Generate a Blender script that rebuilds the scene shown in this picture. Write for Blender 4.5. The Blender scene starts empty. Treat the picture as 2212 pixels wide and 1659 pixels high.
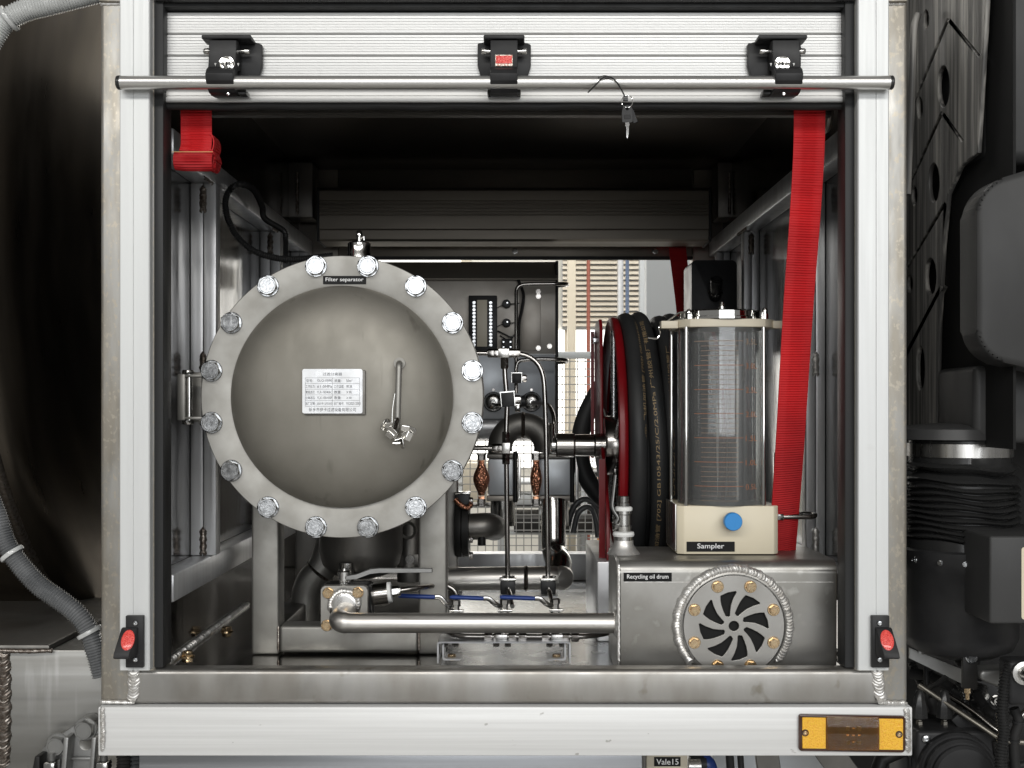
import bpy, bmesh, math, random
from mathutils import Vector, Matrix, Quaternion
random.seed(7)
R = math.radians
V = Vector
sc = bpy.context.scene
C = sc.collection

# ---------------------------------------------------------------- camera
# The cabinet front is the plane y = 0, x to the right, z up, metres. One unit of the layout grid is 0.66 mm there.
U0, V0, S0, ZC = 1115.0, 880.0, 0.00066, 1.68
cam_d = bpy.data.cameras.new('camera')
cam = bpy.data.objects.new('camera', cam_d); C.objects.link(cam)
cam.location = (0, -ZC, 0); cam.rotation_euler = (R(90), 0, 0)
cam_d.sensor_width = 36; cam_d.lens = 36 * (ZC / S0) / 2212
cam_d.shift_x = -9 / 2212; cam_d.shift_y = 50.5 / 2212
cam_d.clip_start = .05; cam_d.clip_end = 200
sc.camera = cam

# ---------------------------------------------------------------- world and lamps (a workshop hall lit by high windows)
w = bpy.data.worlds.new('World'); sc.world = w; w.use_nodes = True
w.node_tree.nodes['Background'].inputs[0].default_value = (.98, .97, .94, 1)
w.node_tree.nodes['Background'].inputs[1].default_value = .17

def area(name, loc, target, sx, sy, power, col):
    l = bpy.data.lights.new(name, 'AREA'); l.shape = 'RECTANGLE'; l.size = sx; l.size_y = sy
    l.energy = power; l.color = col
    o = bpy.data.objects.new(name, l); C.objects.link(o); o.location = loc
    o.rotation_euler = (V(target) - V(loc)).to_track_quat('-Z', 'Y').to_euler()
    return o
area('hall_window_lamp', (-.2, -6.5, 3.35), (0, 0, .1), 12, .8, 330, (1, .985, .95))     # the strip of windows high on the near wall
area('front_fill_lamp', (1.2, -8.0, .95), (0, 0, 0), 6.2, 2.4, 165, (.96, .98, 1))  # broad frontal fill added, placed by the bolt reflections; no known door
area('far_hall_fill_lamp', (.6, 5.2, 5.2), (.4, 8.2, -.6), 6, 2.5, 480, (1, .98, .94))  # added fill that brightens the louvre and far hall; no known skylight

sc.view_settings.view_transform = 'Standard'; sc.view_settings.look = 'None'
sc.view_settings.exposure = .12; sc.view_settings.gamma = 1; sc.view_settings.use_curve_mapping = False
sc.cycles.use_denoising = True
sc.cycles.max_bounces = 10; sc.cycles.glossy_bounces = 5; sc.cycles.transmission_bounces = 8
sc.cycles.transparent_max_bounces = 8
sc.cycles.caustics_reflective = False; sc.cycles.caustics_refractive = False
sc.cycles.sample_clamp_indirect = 6

# ---------------------------------------------------------------- layout helpers
def s(y): return S0 * (1 + y / ZC)
def X(u, y=0): return (u - U0) * s(y)
def Z(v, y=0): return (V0 - v) * s(y)
def P(u, v, y=0): return V((X(u, y), y, Z(v, y)))
def PX(u, v, x):                       # where the sight line of a grid point meets a wall at x
    k = x / (u - U0)
    return V((x, (k / S0 - 1) * ZC, (V0 - v) * k))

WL = {}
def tag(o, label=None, cat=None, group=None, kind=None):
    if label: o['label'] = label
    if cat: o['category'] = cat
    if group: o['group'] = group
    if kind: o['kind'] = kind
    return o
def thing(name, label, cat, loc, group=None):
    o = bpy.data.objects.new(name, None); C.objects.link(o); o.location = loc
    o.empty_display_size = .02
    WL[o.name] = V(loc)
    return tag(o, label, cat, group)
def put(name, me, loc, parent=None, rot=None):
    o = bpy.data.objects.new(name, me); C.objects.link(o)
    if parent: o.parent = parent; o.location = V(loc) - WL[parent.name]
    else: o.location = loc
    if rot is not None: o.rotation_mode = 'QUATERNION'; o.rotation_quaternion = rot
    WL[o.name] = V(loc)
    return o
def to_mesh(name, bm, mat, smooth=40):
    bmesh.ops.recalc_face_normals(bm, faces=bm.faces[:])
    me = bpy.data.meshes.new(name); bm.to_mesh(me); bm.free()
    if mat: me.materials.append(mat)
    if smooth:
        for p in me.polygons: p.use_smooth = True
        me.set_sharp_from_angle(angle=R(smooth))
    return me
def obj(name, bm, mat, parent=None, smooth=40):
    lo = V((1e9,) * 3); hi = V((-1e9,) * 3)
    for v in bm.verts:
        for i in range(3): lo[i] = min(lo[i], v.co[i]); hi[i] = max(hi[i], v.co[i])
    c = (lo + hi) / 2
    if parent is None: c.z = lo.z
    bmesh.ops.translate(bm, verts=bm.verts[:], vec=-c)
    return put(name, to_mesh(name, bm, mat, smooth), c, parent)

# ---------------------------------------------------------------- shapes
def B(): return bmesh.new()
def abox(bm, x0, x1, y0, y1, z0, z1, bev=0, seg=2):
    r = bmesh.ops.create_cube(bm, size=1); vs = r['verts']
    for v in vs:
        v.co = V(((x0 + x1) / 2 + v.co.x * abs(x1 - x0), (y0 + y1) / 2 + v.co.y * abs(y1 - y0), (z0 + z1) / 2 + v.co.z * abs(z1 - z0)))
    if bev:
        es = list({e for v in vs for e in v.link_edges})
        bmesh.ops.bevel(bm, geom=es, offset=bev, segments=seg, profile=.5, affect='EDGES')
    return bm
def frames(pts, closed=False):
    n = len(pts); T = []
    for i in range(n):
        a = pts[(i - 1) % n] if (closed or i) else pts[0]; b = pts[(i + 1) % n] if (closed or i < n - 1) else pts[-1]
        t = b - a; T.append(t.normalized() if t.length > 1e-9 else V((0, 0, 1)))
    up = V((0, 0, 1)) if abs(T[0].z) < .9 else V((0, 1, 0))
    N = [(up - T[0] * up.dot(T[0])).normalized()]
    for i in range(1, n):
        q = T[i - 1].rotation_difference(T[i]); m = q @ N[-1]
        N.append((m - T[i] * m.dot(T[i])).normalized())
    return T, N
def atube(bm, pts, r, n=12, cap=True, closed=False, flat=1.0):
    pts = [V(p) for p in pts]; T, N = frames(pts, closed); rings = []
    for i, p in enumerate(pts):
        rr = r[i] if isinstance(r, (list, tuple)) else r
        b = T[i].cross(N[i])
        rings.append([bm.verts.new(p + rr * (math.cos(2 * math.pi * k / n) * N[i] * flat + math.sin(2 * math.pi * k / n) * b)) for k in range(n)])
    m = len(rings)
    for i in range(m if closed else m - 1):
        a, c = rings[i], rings[(i + 1) % m]
        for k in range(n): bm.faces.new((a[k], a[(k + 1) % n], c[(k + 1) % n], c[k]))
    if cap and not closed: bm.faces.new(rings[0]); bm.faces.new(rings[-1])
    return bm
def alathe(bm, prof, o, axis, n=32):
    o = V(o); axis = V(axis).normalized()
    a = (V((0, 0, 1)) if abs(axis.z) < .9 else V((1, 0, 0))); a = (a - axis * a.dot(axis)).normalized(); b = axis.cross(a)
    prev = None
    for r, h in prof:
        c = o + axis * h
        if r < 1e-6: ring = [bm.verts.new(c)]
        else: ring = [bm.verts.new(c + r * (math.cos(2 * math.pi * k / n) * a + math.sin(2 * math.pi * k / n) * b)) for k in range(n)]
        if prev:
            for k in range(n):
                k2 = (k + 1) % n
                if len(prev) == 1 and len(ring) > 1: bm.faces.new((prev[0], ring[k], ring[k2]))
                elif len(ring) == 1 and len(prev) > 1: bm.faces.new((prev[k], ring[0], prev[k2]))
                elif len(ring) > 1: bm.faces.new((prev[k], prev[k2], ring[k2], ring[k]))
        prev = ring
    return bm
def aprism(bm, poly, a0, a1, axis='y', bev=0, seg=2):
    f = {'y': lambda p, t: V((p[0], t, p[1])), 'z': lambda p, t: V((p[0], p[1], t)), 'x': lambda p, t: V((t, p[0], p[1]))}[axis]
    A = [bm.verts.new(f(p, a0)) for p in poly]; D = [bm.verts.new(f(p, a1)) for p in poly]
    n = len(poly); fs = [bm.faces.new(A), bm.faces.new(D)]
    for i in range(n): fs.append(bm.faces.new((A[i], A[(i + 1) % n], D[(i + 1) % n], D[i])))
    if bev:
        bmesh.ops.bevel(bm, geom=list({e for f_ in fs for e in f_.edges}), offset=bev, segments=seg, profile=.5, affect='EDGES')
    return bm
def fillet(pts, rad, n=6):
    pts = [V(p) for p in pts]; out = [pts[0]]
    for i in range(1, len(pts) - 1):
        p = pts[i]; a = pts[i - 1] - p; b = pts[i + 1] - p
        r = min(rad, a.length * .49, b.length * .49)
        q0 = p + a.normalized() * r; q1 = p + b.normalized() * r
        for k in range(n + 1):
            t = k / n; out.append(q0 * (1 - t) ** 2 + p * 2 * t * (1 - t) + q1 * t * t)
    out.append(pts[-1]); return out
def spline(pts, n=8):
    pts = [V(p) for p in pts]; q = [pts[0] * 2 - pts[1]] + pts + [pts[-1] * 2 - pts[-2]]; out = []
    for i in range(1, len(q) - 2):
        for k in range(n):
            t = k / n
            out.append(.5 * ((2 * q[i]) + (q[i + 1] - q[i - 1]) * t + (2 * q[i - 1] - 5 * q[i] + 4 * q[i + 1] - q[i + 2]) * t * t + (3 * q[i] - q[i - 1] - 3 * q[i + 1] + q[i + 2]) * t ** 3))
    out.append(pts[-1]); return out
def resample(pts, d):
    out = [pts[0]]; acc = 0
    for a, b in zip(pts, pts[1:]):
        L = (b - a).length
        if L < 1e-9: continue
        t = d - acc
        while t <= L: out.append(a + (b - a) * (t / L)); t += d
        acc = L - (t - d)
    return out
def rot_to(d):                         # turns a part that faces -y to face d
    return V((0, -1, 0)).rotation_difference(V(d).normalized())
def circle(cx, cy, r, n=24, ry=None, a0=0, a1=2 * math.pi):
    return [(cx + r * math.cos(a0 + (a1 - a0) * k / n), cy + (ry or r) * math.sin(a0 + (a1 - a0) * k / n)) for k in range(n)]
def curve_mesh(cu):
    o = bpy.data.objects.new('temporary', cu); C.objects.link(o)
    dg = bpy.context.evaluated_depsgraph_get()
    me = bpy.data.meshes.new_from_object(o.evaluated_get(dg))
    bpy.data.objects.remove(o); bpy.data.curves.remove(cu)
    return me
def plate2d(outer, holes, th, bev=0):
    cu = bpy.data.curves.new('outline', 'CURVE'); cu.dimensions = '2D'; cu.fill_mode = 'BOTH'
    cu.extrude = th / 2 - bev; cu.bevel_depth = bev; cu.bevel_resolution = 1; cu.offset = -bev
    for loop in [outer] + holes:
        sp = cu.splines.new('POLY'); sp.points.add(len(loop) - 1); sp.use_cyclic_u = True
        for p, q in zip(sp.points, loop): p.co = (q[0], q[1], 0, 1)
    me = curve_mesh(cu); bm = B(); bm.from_mesh(me); bpy.data.meshes.remove(me)
    return bm
def mapped(bm, f):
    for v in bm.verts: v.co = f(v.co)
    return bm
def text_bm(body, size, ext=.0003, sx=1.0, align='CENTER', bold=0):
    cu = bpy.data.curves.new('lettering', 'FONT'); cu.body = body; cu.size = size; cu.extrude = ext
    cu.align_x = align; cu.align_y = 'CENTER'; cu.resolution_u = 3; cu.offset = bold
    me = curve_mesh(cu); bm = B(); bm.from_mesh(me); bpy.data.meshes.remove(me)
    for v in bm.verts: v.co.x *= sx
    return bm
def fit_text(body, width, height, ext=.0003, bold=0, align='CENTER'):   # lettering scaled to a box
    bm = text_bm(body, 1, 0, bold=bold)
    xs = [v.co.x for v in bm.verts]; ys = [v.co.y for v in bm.verts]
    if not xs: return bm
    cx, cy = (min(xs) + max(xs)) / 2, (min(ys) + max(ys)) / 2
    kx = width / (max(xs) - min(xs)); ky = height / (max(ys) - min(ys))
    for v in bm.verts: v.co = V(((v.co.x - cx) * kx, (v.co.y - cy) * ky, ext))
    return bm
def facing(loc): return lambda c: V((loc[0] + c.x, loc[1] - c.z, loc[2] + c.y))
def label_plate(parent, u0, u1, v0, v1, y, body, tw=.8, th=.55):       # black engraved tape with white lettering
    bm = B(); abox(bm, X(u0, y), X(u1, y), y - .0012, y, Z(v1, y), Z(v0, y), .0004, 1)
    o = obj('name_label', bm, M['label'], parent)
    wdt = (u1 - u0) * s(y) * tw; h = (v1 - v0) * s(y) * th
    bm = fit_text(body, wdt, h, .0002, bold=.007); mapped(bm, facing(((X(u0, y) + X(u1, y)) / 2, y - .0013, (Z(v0, y) + Z(v1, y)) / 2)))
    obj('lettering', bm, M['letter'], o, 0)
    return o
def weld(bm, path, wd, h, nrm, pitch=.0022):
    path = resample([V(p) for p in path], pitch / 4); nrm = V(nrm).normalized(); rows = []; K = 8
    T, _ = frames(path)
    for i, p in enumerate(path):
        ph = (i % 4) / 4; ww = wd * (1 + .10 * math.sin(i * .37) + .06 * random.uniform(-1, 1)); side = T[i].cross(nrm).normalized()
        if i % 4 == 0: jit = random.uniform(.88, 1.10); lean = random.uniform(-.04, .04)
        end = min(1, (i + 1) / 6, (len(path) - i) / 6) ** .5
        row = []
        for k in range(K + 1):
            a = -1 + 2 * k / K
            hh = h * jit * (.72 + .28 * (1 - ph)) * math.sqrt(max(0, 1 - a * a)) * end
            row.append(bm.verts.new(p + side * (a + lean) * ww * (.6 + .4 * jit) / 2 * end + nrm * (hh - .0003) - T[i] * (a * a * wd * .35)))
        rows.append(row)
    for a, b in zip(rows, rows[1:]):
        for k in range(K): bm.faces.new((a[k], a[k + 1], b[k + 1], b[k]))
    return bm
def hexring(apo, n=24, rot=0):
    out = []
    for k in range(n):
        t = 2 * math.pi * k / n; m = ((t + math.pi / 6) % (math.pi / 3)) - math.pi / 6
        out.append((apo / math.cos(m), t + rot))
    return out
def bolt_mesh(name, apo, h, rw, hw, mat, dish=True):
    bm = B(); n = 24; rings = []
    def circ(r, y): rings.append([bm.verts.new(V((r * math.cos(2 * math.pi * k / n), y, r * math.sin(2 * math.pi * k / n)))) for k in range(n)])
    def hexa(f, y): rings.append([bm.verts.new(V((r * f * math.cos(t), y, r * f * math.sin(t)))) for r, t in hexring(apo)])
    if rw: circ(rw, .001); circ(rw, -hw * .7); circ(rw * .95, -hw)
    else: hexa(1, .001)
    hexa(1, -hw); hexa(1, -hw - h * .78); circ(apo * .97, -hw - h)
    if dish: circ(apo * .84, -hw - h); circ(apo * .79, -hw - h + h * .07)
    for a, b in zip(rings, rings[1:]):
        for k in range(n): bm.faces.new((a[k], a[(k + 1) % n], b[(k + 1) % n], b[k]))
    bm.faces.new(rings[-1])
    return to_mesh(name, bm, mat, 28)
def spin(a): return Quaternion((0, 1, 0), a)

# ---------------------------------------------------------------- materials
M = {}
def mat(key, col, rough=.4, metal=0.0, col2=None, cs=(8, 8, 8), lo=.35, hi=.65, rv=0, rs=None, bump=0, bs=None, bdist=.001,
        coat=0, trans=0, ior=1.45, spec=.5, emit=0, aniso=0, tex='NOISE', detail=5, alpha=1, spots=None):
    m = bpy.data.materials.new(key); m.use_nodes = True; nt = m.node_tree; nd = nt.nodes; lk = nt.links
    b = nd['Principled BSDF']; M[key] = m
    b.inputs['Base Color'].default_value = (*col, 1); b.inputs['Roughness'].default_value = rough
    b.inputs['Metallic'].default_value = metal; b.inputs['Coat Weight'].default_value = coat
    b.inputs['Coat Roughness'].default_value = .08
    b.inputs['Transmission Weight'].default_value = trans; b.inputs['IOR'].default_value = ior
    b.inputs['Specular IOR Level'].default_value = spec; b.inputs['Alpha'].default_value = alpha
    if emit: b.inputs['Emission Color'].default_value = (*col, 1); b.inputs['Emission Strength'].default_value = emit
    if not (col2 or rv or bump or spots): return m
    tc = nd.new('ShaderNodeTexCoord'); oi = nd.new('ShaderNodeObjectInfo')
    mul = nd.new('ShaderNodeMath'); mul.operation = 'MULTIPLY'; mul.inputs[1].default_value = 7.3; lk.new(oi.outputs['Random'], mul.inputs[0])
    add = nd.new('ShaderNodeVectorMath'); add.operation = 'ADD'; lk.new(tc.outputs['Object'], add.inputs[0]); lk.new(mul.outputs[0], add.inputs[1])
    def noise(scale, det=detail, kind='NOISE'):
        mp = nd.new('ShaderNodeMapping'); mp.inputs['Scale'].default_value = scale; lk.new(add.outputs[0], mp.inputs[0])
        if kind == 'NOISE':
            t = nd.new('ShaderNodeTexNoise'); t.inputs['Scale'].default_value = 1; t.inputs['Detail'].default_value = det; o = t.outputs['Fac']
        else:
            t = nd.new('ShaderNodeTexVoronoi'); t.inputs['Scale'].default_value = 1; o = t.outputs['Distance']
        lk.new(mp.outputs[0], t.inputs['Vector']); return o
    def ramp(src, p0, c0, p1, c1):
        r = nd.new('ShaderNodeValToRGB'); e = r.color_ramp.elements
        e[0].position = p0; e[0].color = (*c0, 1); e[1].position = p1; e[1].color = (*c1, 1); lk.new(src, r.inputs[0]); return r.outputs[0]
    colout = None
    if col2: colout = ramp(noise(cs, kind=tex), lo, col, hi, col2); lk.new(colout, b.inputs['Base Color'])
    if spots:
        sc_, p0, p1, cl = spots
        f = ramp(noise(sc_, 3), p0, (0, 0, 0), p1, (1, 1, 1))
        mx = nd.new('ShaderNodeMix'); mx.data_type = 'RGBA'; lk.new(f, mx.inputs[0])
        if colout: lk.new(colout, mx.inputs[6])
        else: mx.inputs[6].default_value = (*col, 1)
        mx.inputs[7].default_value = (*cl, 1); lk.new(mx.outputs[2], b.inputs['Base Color'])
    if rv:
        mr = nd.new('ShaderNodeMapRange'); mr.inputs[1].default_value = .3; mr.inputs[2].default_value = .7
        mr.inputs[3].default_value = max(.02, rough - rv); mr.inputs[4].default_value = min(1, rough + rv)
        lk.new(noise(rs or cs), mr.inputs[0]); lk.new(mr.outputs[0], b.inputs['Roughness'])
    if bump:
        bn = nd.new('ShaderNodeBump'); bn.inputs['Strength'].default_value = bump; bn.inputs['Distance'].default_value = bdist
        lk.new(noise(bs or cs, 4, tex if tex != 'NOISE' else 'NOISE'), bn.inputs['Height']); lk.new(bn.outputs[0], b.inputs['Normal'])
    return m
mat('frame', (.45, .442, .42), .47, .80, (.385, .355, .305), (40, 40, 7), .40, .62, rv=.1, rs=(60, 60, 16), bump=.16, bs=(240, 240, 90), bdist=.0006, spots=((170, 170, 120), .56, .64, (.50, .46, .39)))
mat('sill', (.46, .45, .43), .42, .92, (.35, .33, .30), (16, 10, 5), .38, .64, rv=.10, rs=(22, 60, 12), bump=.06, bs=(14, 160, 160), bdist=.0006, spots=((26, 30, 22), .62, .70, (.30, .28, .24)))
mat('channel', (.74, .755, .75), .45, .25, (.70, .71, .71), (40, 40, 1.5), rv=.05, rs=(300, 300, 6), bump=.03, bs=(500, 500, 6), bdist=.0003, spots=((14, 14, 30), .68, .80, (.64, .64, .63)))
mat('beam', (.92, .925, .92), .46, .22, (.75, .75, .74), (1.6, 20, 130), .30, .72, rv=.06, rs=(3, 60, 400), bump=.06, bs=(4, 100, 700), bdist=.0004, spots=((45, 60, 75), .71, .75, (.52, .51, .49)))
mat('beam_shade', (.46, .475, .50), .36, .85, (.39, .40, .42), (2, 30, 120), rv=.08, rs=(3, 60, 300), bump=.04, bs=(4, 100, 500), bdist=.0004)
mat('slat', (.82, .82, .81), .36, .3, (.76, .76, .75), (1.2, 30, 30))
mat('bar', (.72, .71, .69), .30, .92, (.68, .67, .65), (2, 60, 60), rv=.05)
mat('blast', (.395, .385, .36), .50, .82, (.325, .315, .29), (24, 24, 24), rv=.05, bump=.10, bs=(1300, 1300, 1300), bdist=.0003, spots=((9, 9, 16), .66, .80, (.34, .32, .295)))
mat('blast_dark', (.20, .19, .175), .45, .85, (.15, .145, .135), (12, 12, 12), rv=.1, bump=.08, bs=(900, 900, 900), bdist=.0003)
mat('mirror', (.27, .268, .265), .15, 1.0, (.17, .168, .165), (3.5, 3.5, 2.2), .36, .64, rv=.07, rs=(9, 9, 4), bump=.25, bs=(4.5, 4.5, 2.2), bdist=.012)
mat('roof', (.16, .14, .12), .45, .9, (.12, .11, .10), (3, 3, 3))
mat('tube_alu', (.68, .69, .70), .36, .60, (.58, .58, .59), (30, 60, 4), rv=.08, rs=(100, 100, 5), bump=.05, bs=(200, 200, 5), bdist=.0004)
mat('floor_plate', (.46, .45, .43), .10, 1.0, (.34, .33, .31), (4, 4, 4), rv=.07, rs=(10, 10, 10), bump=.08, bs=(7, 7, 7), bdist=.006)
mat('weld', (.84, .83, .81), .44, .8, (.62, .60, .57), (120, 120, 120), rv=.1)
mat('weld_dark', (.36, .33, .30), .38, 1.0, (.16, .13, .11), (160, 160, 160), rv=.12)
mat('zinc', (.66, .67, .68), .24, 1.0, (.40, .41, .42), (260, 260, 260), rv=.07, rs=(120, 120, 120), bump=.24, bs=(330, 330, 330), bdist=.0005)
mat('gold', (.86, .68, .44), .20, 1.0, (.62, .44, .26), (240, 240, 240), rv=.06, bump=.35, bs=(420, 420, 420), bdist=.0005)
mat('pipe', (.70, .68, .65), .38, .95, (.58, .555, .52), (5, 40, 40), rv=.09, rs=(9, 200, 200), bump=.03, bs=(6, 300, 300), bdist=.0004, spots=((30, 60, 60), .66, .78, (.46, .43, .39)))
mat('drum', (.42, .41, .39), .42, .9, (.33, .32, .295), (11, 11, 11), .38, .62, rv=.08, rs=(14, 14, 14), bump=.03, bs=(60, 60, 60), bdist=.0008, spots=((44, 44, 44), .60, .72, (.46, .45, .425)))
mat('drum_plate', (.40, .39, .37), .42, .9, (.34, .33, .31), (14, 14, 14), rv=.06, bump=.06, bs=(600, 600, 600), bdist=.0003)
mat('stainless', (.64, .63, .61), .15, 1.0, (.54, .53, .51), (30, 30, 30), rv=.05)
mat('stainless_tube', (.44, .42, .40), .20, 1.0, (.36, .34, .32), (30, 30, 30), rv=.06)
mat('chrome', (.84, .83, .80), .06, 1.0)
mat('brushed', (.70, .69, .67), .28, 1.0, (.58, .57, .55), (120, 120, 8), rv=.08)
mat('black_plastic', (.034, .034, .035), .42, 0, (.020, .020, .021), (20, 20, 20), rv=.06, bump=.10, bs=(900, 900, 900), bdist=.0003, spec=.3)
mat('black_gloss', (.026, .026, .026), .26, 0, rv=.06, cs=(20, 20, 20))
mat('rubber', (.022, .022, .023), .55, 0, (.030, .029, .028), (30, 30, 30), rv=.08, bump=.08, bs=(300, 300, 300), bdist=.0004, spec=.3)
mat('seal', (.035, .036, .037), .48, 0, (.028, .028, .028), (40, 40, 4), rv=.06, spec=.3)
mat('hose', (.020, .021, .022), .48, 0, (.028, .028, .028), (12, 12, 12), rv=.08, bump=.15, bs=(500, 500, 500), bdist=.0003, spec=.3)
mat('dusty_black', (.12, .117, .112), .46, 0, (.075, .073, .070), (50, 50, 2.5), rv=.10, rs=(60, 60, 3), bump=.06, bs=(300, 300, 30), bdist=.0005, spots=((80, 80, 3.5), .46, .70, (.52, .50, .46)), spec=.5)
mat('cab_black', (.060, .060, .060), .42, 0, (.042, .042, .042), (6, 6, 3), rv=.08, bump=.10, bs=(700, 700, 700), bdist=.0003, spec=.3)
mat('black_paint', (.010, .010, .010), .45, 0, (.018, .017, .016), (12, 12, 12), rv=.1, spec=.3)
mat('webbing', (.60, .018, .022), .64, 0, (.40, .014, .018), (9, 9, 9), .36, .70, spec=.35, bump=.30, bs=(1400, 1400, 1400), bdist=.0003)
mat('webbing_edge', (.74, .50, .22), .7)
mat('red_paint', (.17, .004, .007), .30, 0, (.12, .003, .005), (8, 8, 8), spec=.35)
mat('red_tube', (.55, .010, .014), .35, 0)
mat('cream', (.80, .72, .55), .38, 0, (.77, .69, .52), (12, 12, 12), rv=.05)
mat('cream_plastic', (.66, .60, .48), .45, 0, (.62, .56, .44), (12, 12, 12))
mat('blue', (.03, .27, .68), .38, 0)
mat('blue_grip', (.02, .05, .22), .32, 0)
mat('label', (.008, .008, .008), .4, 0, spec=.2)
mat('deck', (.66, .68, .70), .26, .9, (.58, .59, .60), (10, 10, 10), rv=.06, rs=(20, 20, 20), bump=.04, bs=(30, 30, 30), bdist=.0008, spots=((60, 60, 60), .70, .76, (.40, .39, .38)))
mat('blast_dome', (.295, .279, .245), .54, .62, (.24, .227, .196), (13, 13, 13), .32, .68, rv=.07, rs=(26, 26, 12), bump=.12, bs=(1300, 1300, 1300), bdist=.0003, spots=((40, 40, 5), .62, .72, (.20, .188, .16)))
mat('letter', (.92, .92, .92), .5, 0)
mat('ink', (.05, .05, .06), .6, 0)
mat('graduation', (.30, .21, .15), .6, 0)
mat('graduation_red', (.36, .16, .09), .6, 0)
mat('gold_print', (.30, .215, .115), .6, 0)
mat('plate_silver', (.84, .85, .86), .34, .45, (.74, .75, .77), (40, 40, 40), rv=.12, rs=(60, 60, 60), bump=.2, bs=(50, 50, 50), bdist=.0008)
mat('clear', (.86, .88, .88), .03, 0, trans=.90, ior=1.49)
mat('ribbed_clear', (.62, .63, .62), .16, 0, (.52, .53, .52), (40, 40, 40), spec=.7, coat=.3)
mat('grey_ribbed', (.20, .205, .21), .22, 0, (.13, .135, .14), (30, 30, 30), spec=.7, coat=.4)
mat('copper', (.20, .07, .04), .34, 1.0, (.70, .32, .20), (300, 300, 220), .15, .55, tex='VORONOI', bump=.9, bs=(300, 300, 220), bdist=.002)
mat('copper_flat', (.58, .30, .18), .30, 1.0)
mat('amber', (.86, .36, .012), .30, 0, (.98, .55, .04), (420, 420, 420), .12, .5, tex='VORONOI', bump=.6, bs=(420, 420, 420), bdist=.0008, coat=.5)
mat('amber_lens', (.95, .62, .25), .06, 0, trans=.95, ior=1.25)
mat('amber_dark', (.055, .020, .010), .18, 0, coat=.4)
mat('amber_back', (.60, .27, .06), .4, 0, (.40, .17, .05), (60, 60, 60))
mat('led', (.98, .55, .10), .25, 0)
mat('reflector_red', (.62, .012, .014), .22, 0, (.95, .12, .10), (520, 520, 520), .1, .55, tex='VORONOI', bump=.7, bs=(520, 520, 520), bdist=.0008, coat=.6)
mat('reflector_clear', (.72, .70, .62), .2, .6, (.40, .22, .18), (420, 420, 420), tex='VORONOI')
mat('panel_alu', (.46, .43, .39), .44, .5, (.34, .31, .27), (9, 9, 9), .36, .64, rv=.08, rs=(12, 12, 12), bump=.05, bs=(20, 20, 20), bdist=.002)
mat('panel_blue', (.56, .59, .62), .40, .3, (.44, .45, .46), (8, 8, 8), .35, .65, rv=.08)
mat('housing', (.25, .225, .19), .45, .6, (.21, .19, .16), (2, 20, 20), rv=.06)
mat('housing_dark', (.20, .19, .175), .42, .7, (.16, .15, .14), (2, 20, 20), rv=.06)
mat('tank', (.165, .142, .115), .32, 1.0, (.125, .11, .092), (60, 3, 3), rv=.05, rs=(90, 6, 6), bump=.03, bs=(160, 8, 8), bdist=.0008)  # darkened to stand for the dark cabinet side reflected in the head
mat('saddle', (.27, .265, .25), .40, .9, (.21, .205, .19), (1.5, 8, 30), rv=.1, rs=(2, 8, 60), bump=.05, bs=(3, 30, 300), bdist=.0005, spots=((46, 40, 4), .60, .75, (.34, .335, .32)))
mat('tank_shell_bright', (.30, .262, .215), .36, 1.0, (.24, .20, .155), (5, 16, 16), rv=.08, bump=.05, bs=(10, 40, 40), bdist=.001)  # brighter than the head; light bounced off the floor put into the colour
mat('cast_grey', (.34, .34, .33), .42, .75, (.27, .27, .265), (18, 18, 18), rv=.08, bump=.25, bs=(260, 260, 260), bdist=.0008)
mat('hall_concrete', (.46, .45, .43), .28, 0, (.38, .37, .35), (.6, .6, .6), rv=.1)
mat('hall_wall', (.74, .72, .66), .6, 0, (.70, .68, .62), (.7, .7, .7))
mat('hall_cream', (.62, .56, .45), .5, 0)
mat('hall_grey', (.46, .48, .49), .5, 0)
mat('hall_slat', (.60, .55, .46), .5, 0)
mat('hall_red', (.30, .10, .07), .5, 0)
mat('hall_blue', (.12, .16, .25), .5, 0)
mat('daylight_glass', (1.0, .98, .94), .2, 0, emit=1.7)
mat('mesh_wire', (.34, .34, .33), .5, .5)
mat('orange', (.72, .26, .04), .5, 0)
mat('void_black', (.006, .006, .006), .8, 0)
mat('tape', (.86, .86, .84), .6, 0)
mat('brass_dull', (.34, .32, .28), .42, 1.0)
# ================================================================ equipment cabinet: the welded frame and its lining
FZ = -.402                              # floor plate
WLX, WRX = -.548, .520                  # side walls
YB = 1.30                               # rear opening
TOP = .66
cab = thing('equipment_cabinet', 'open truck equipment compartment with welded grey aluminium frame and pale guide channels', 'compartment', (0, .5, Z(1523)))
pl = obj('corner_post', abox(B(), X(215), X(334), .002, .08, Z(1522), TOP, .006, 3), M['frame'], cab)
pr = obj('corner_post', abox(B(), X(1846), X(1962), .002, .08, Z(1522), TOP, .006, 3), M['frame'], cab)
sill = obj('door_sill', abox(B(), X(277), X(1899), .0, .034, Z(1521), Z(1446), .0075, 4), M['sill'], cab)
obj('sill_lining', abox(B(), X(340), X(1840), .034, .09, FZ - .02, FZ + .001), M['floor_plate'], cab)
for (x0, x1, side) in ((264, 329, -1), (1848, 1915, 1)):
    a, b = X(x0), X(x1); g = X(294) if side < 0 else X(1887)
    poly = [(a, .0015), (a, -.0105), (a + .0015, -.012), (g - .0006, -.012), (g, -.0112), (g + .0006, -.012), (b - .0015, -.012), (b, -.0105), (b, .03), (b - .003, .03), (b - .003, .0015)]
    obj('guide_channel', aprism(B(), poly, Z(1444), TOP, 'z'), M['channel'], cab, 30)
obj('seal_strip', abox(B(), X(329), X(351), .004, .045, Z(1446) + .001, TOP, .002, 2), M['seal'], cab)
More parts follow.
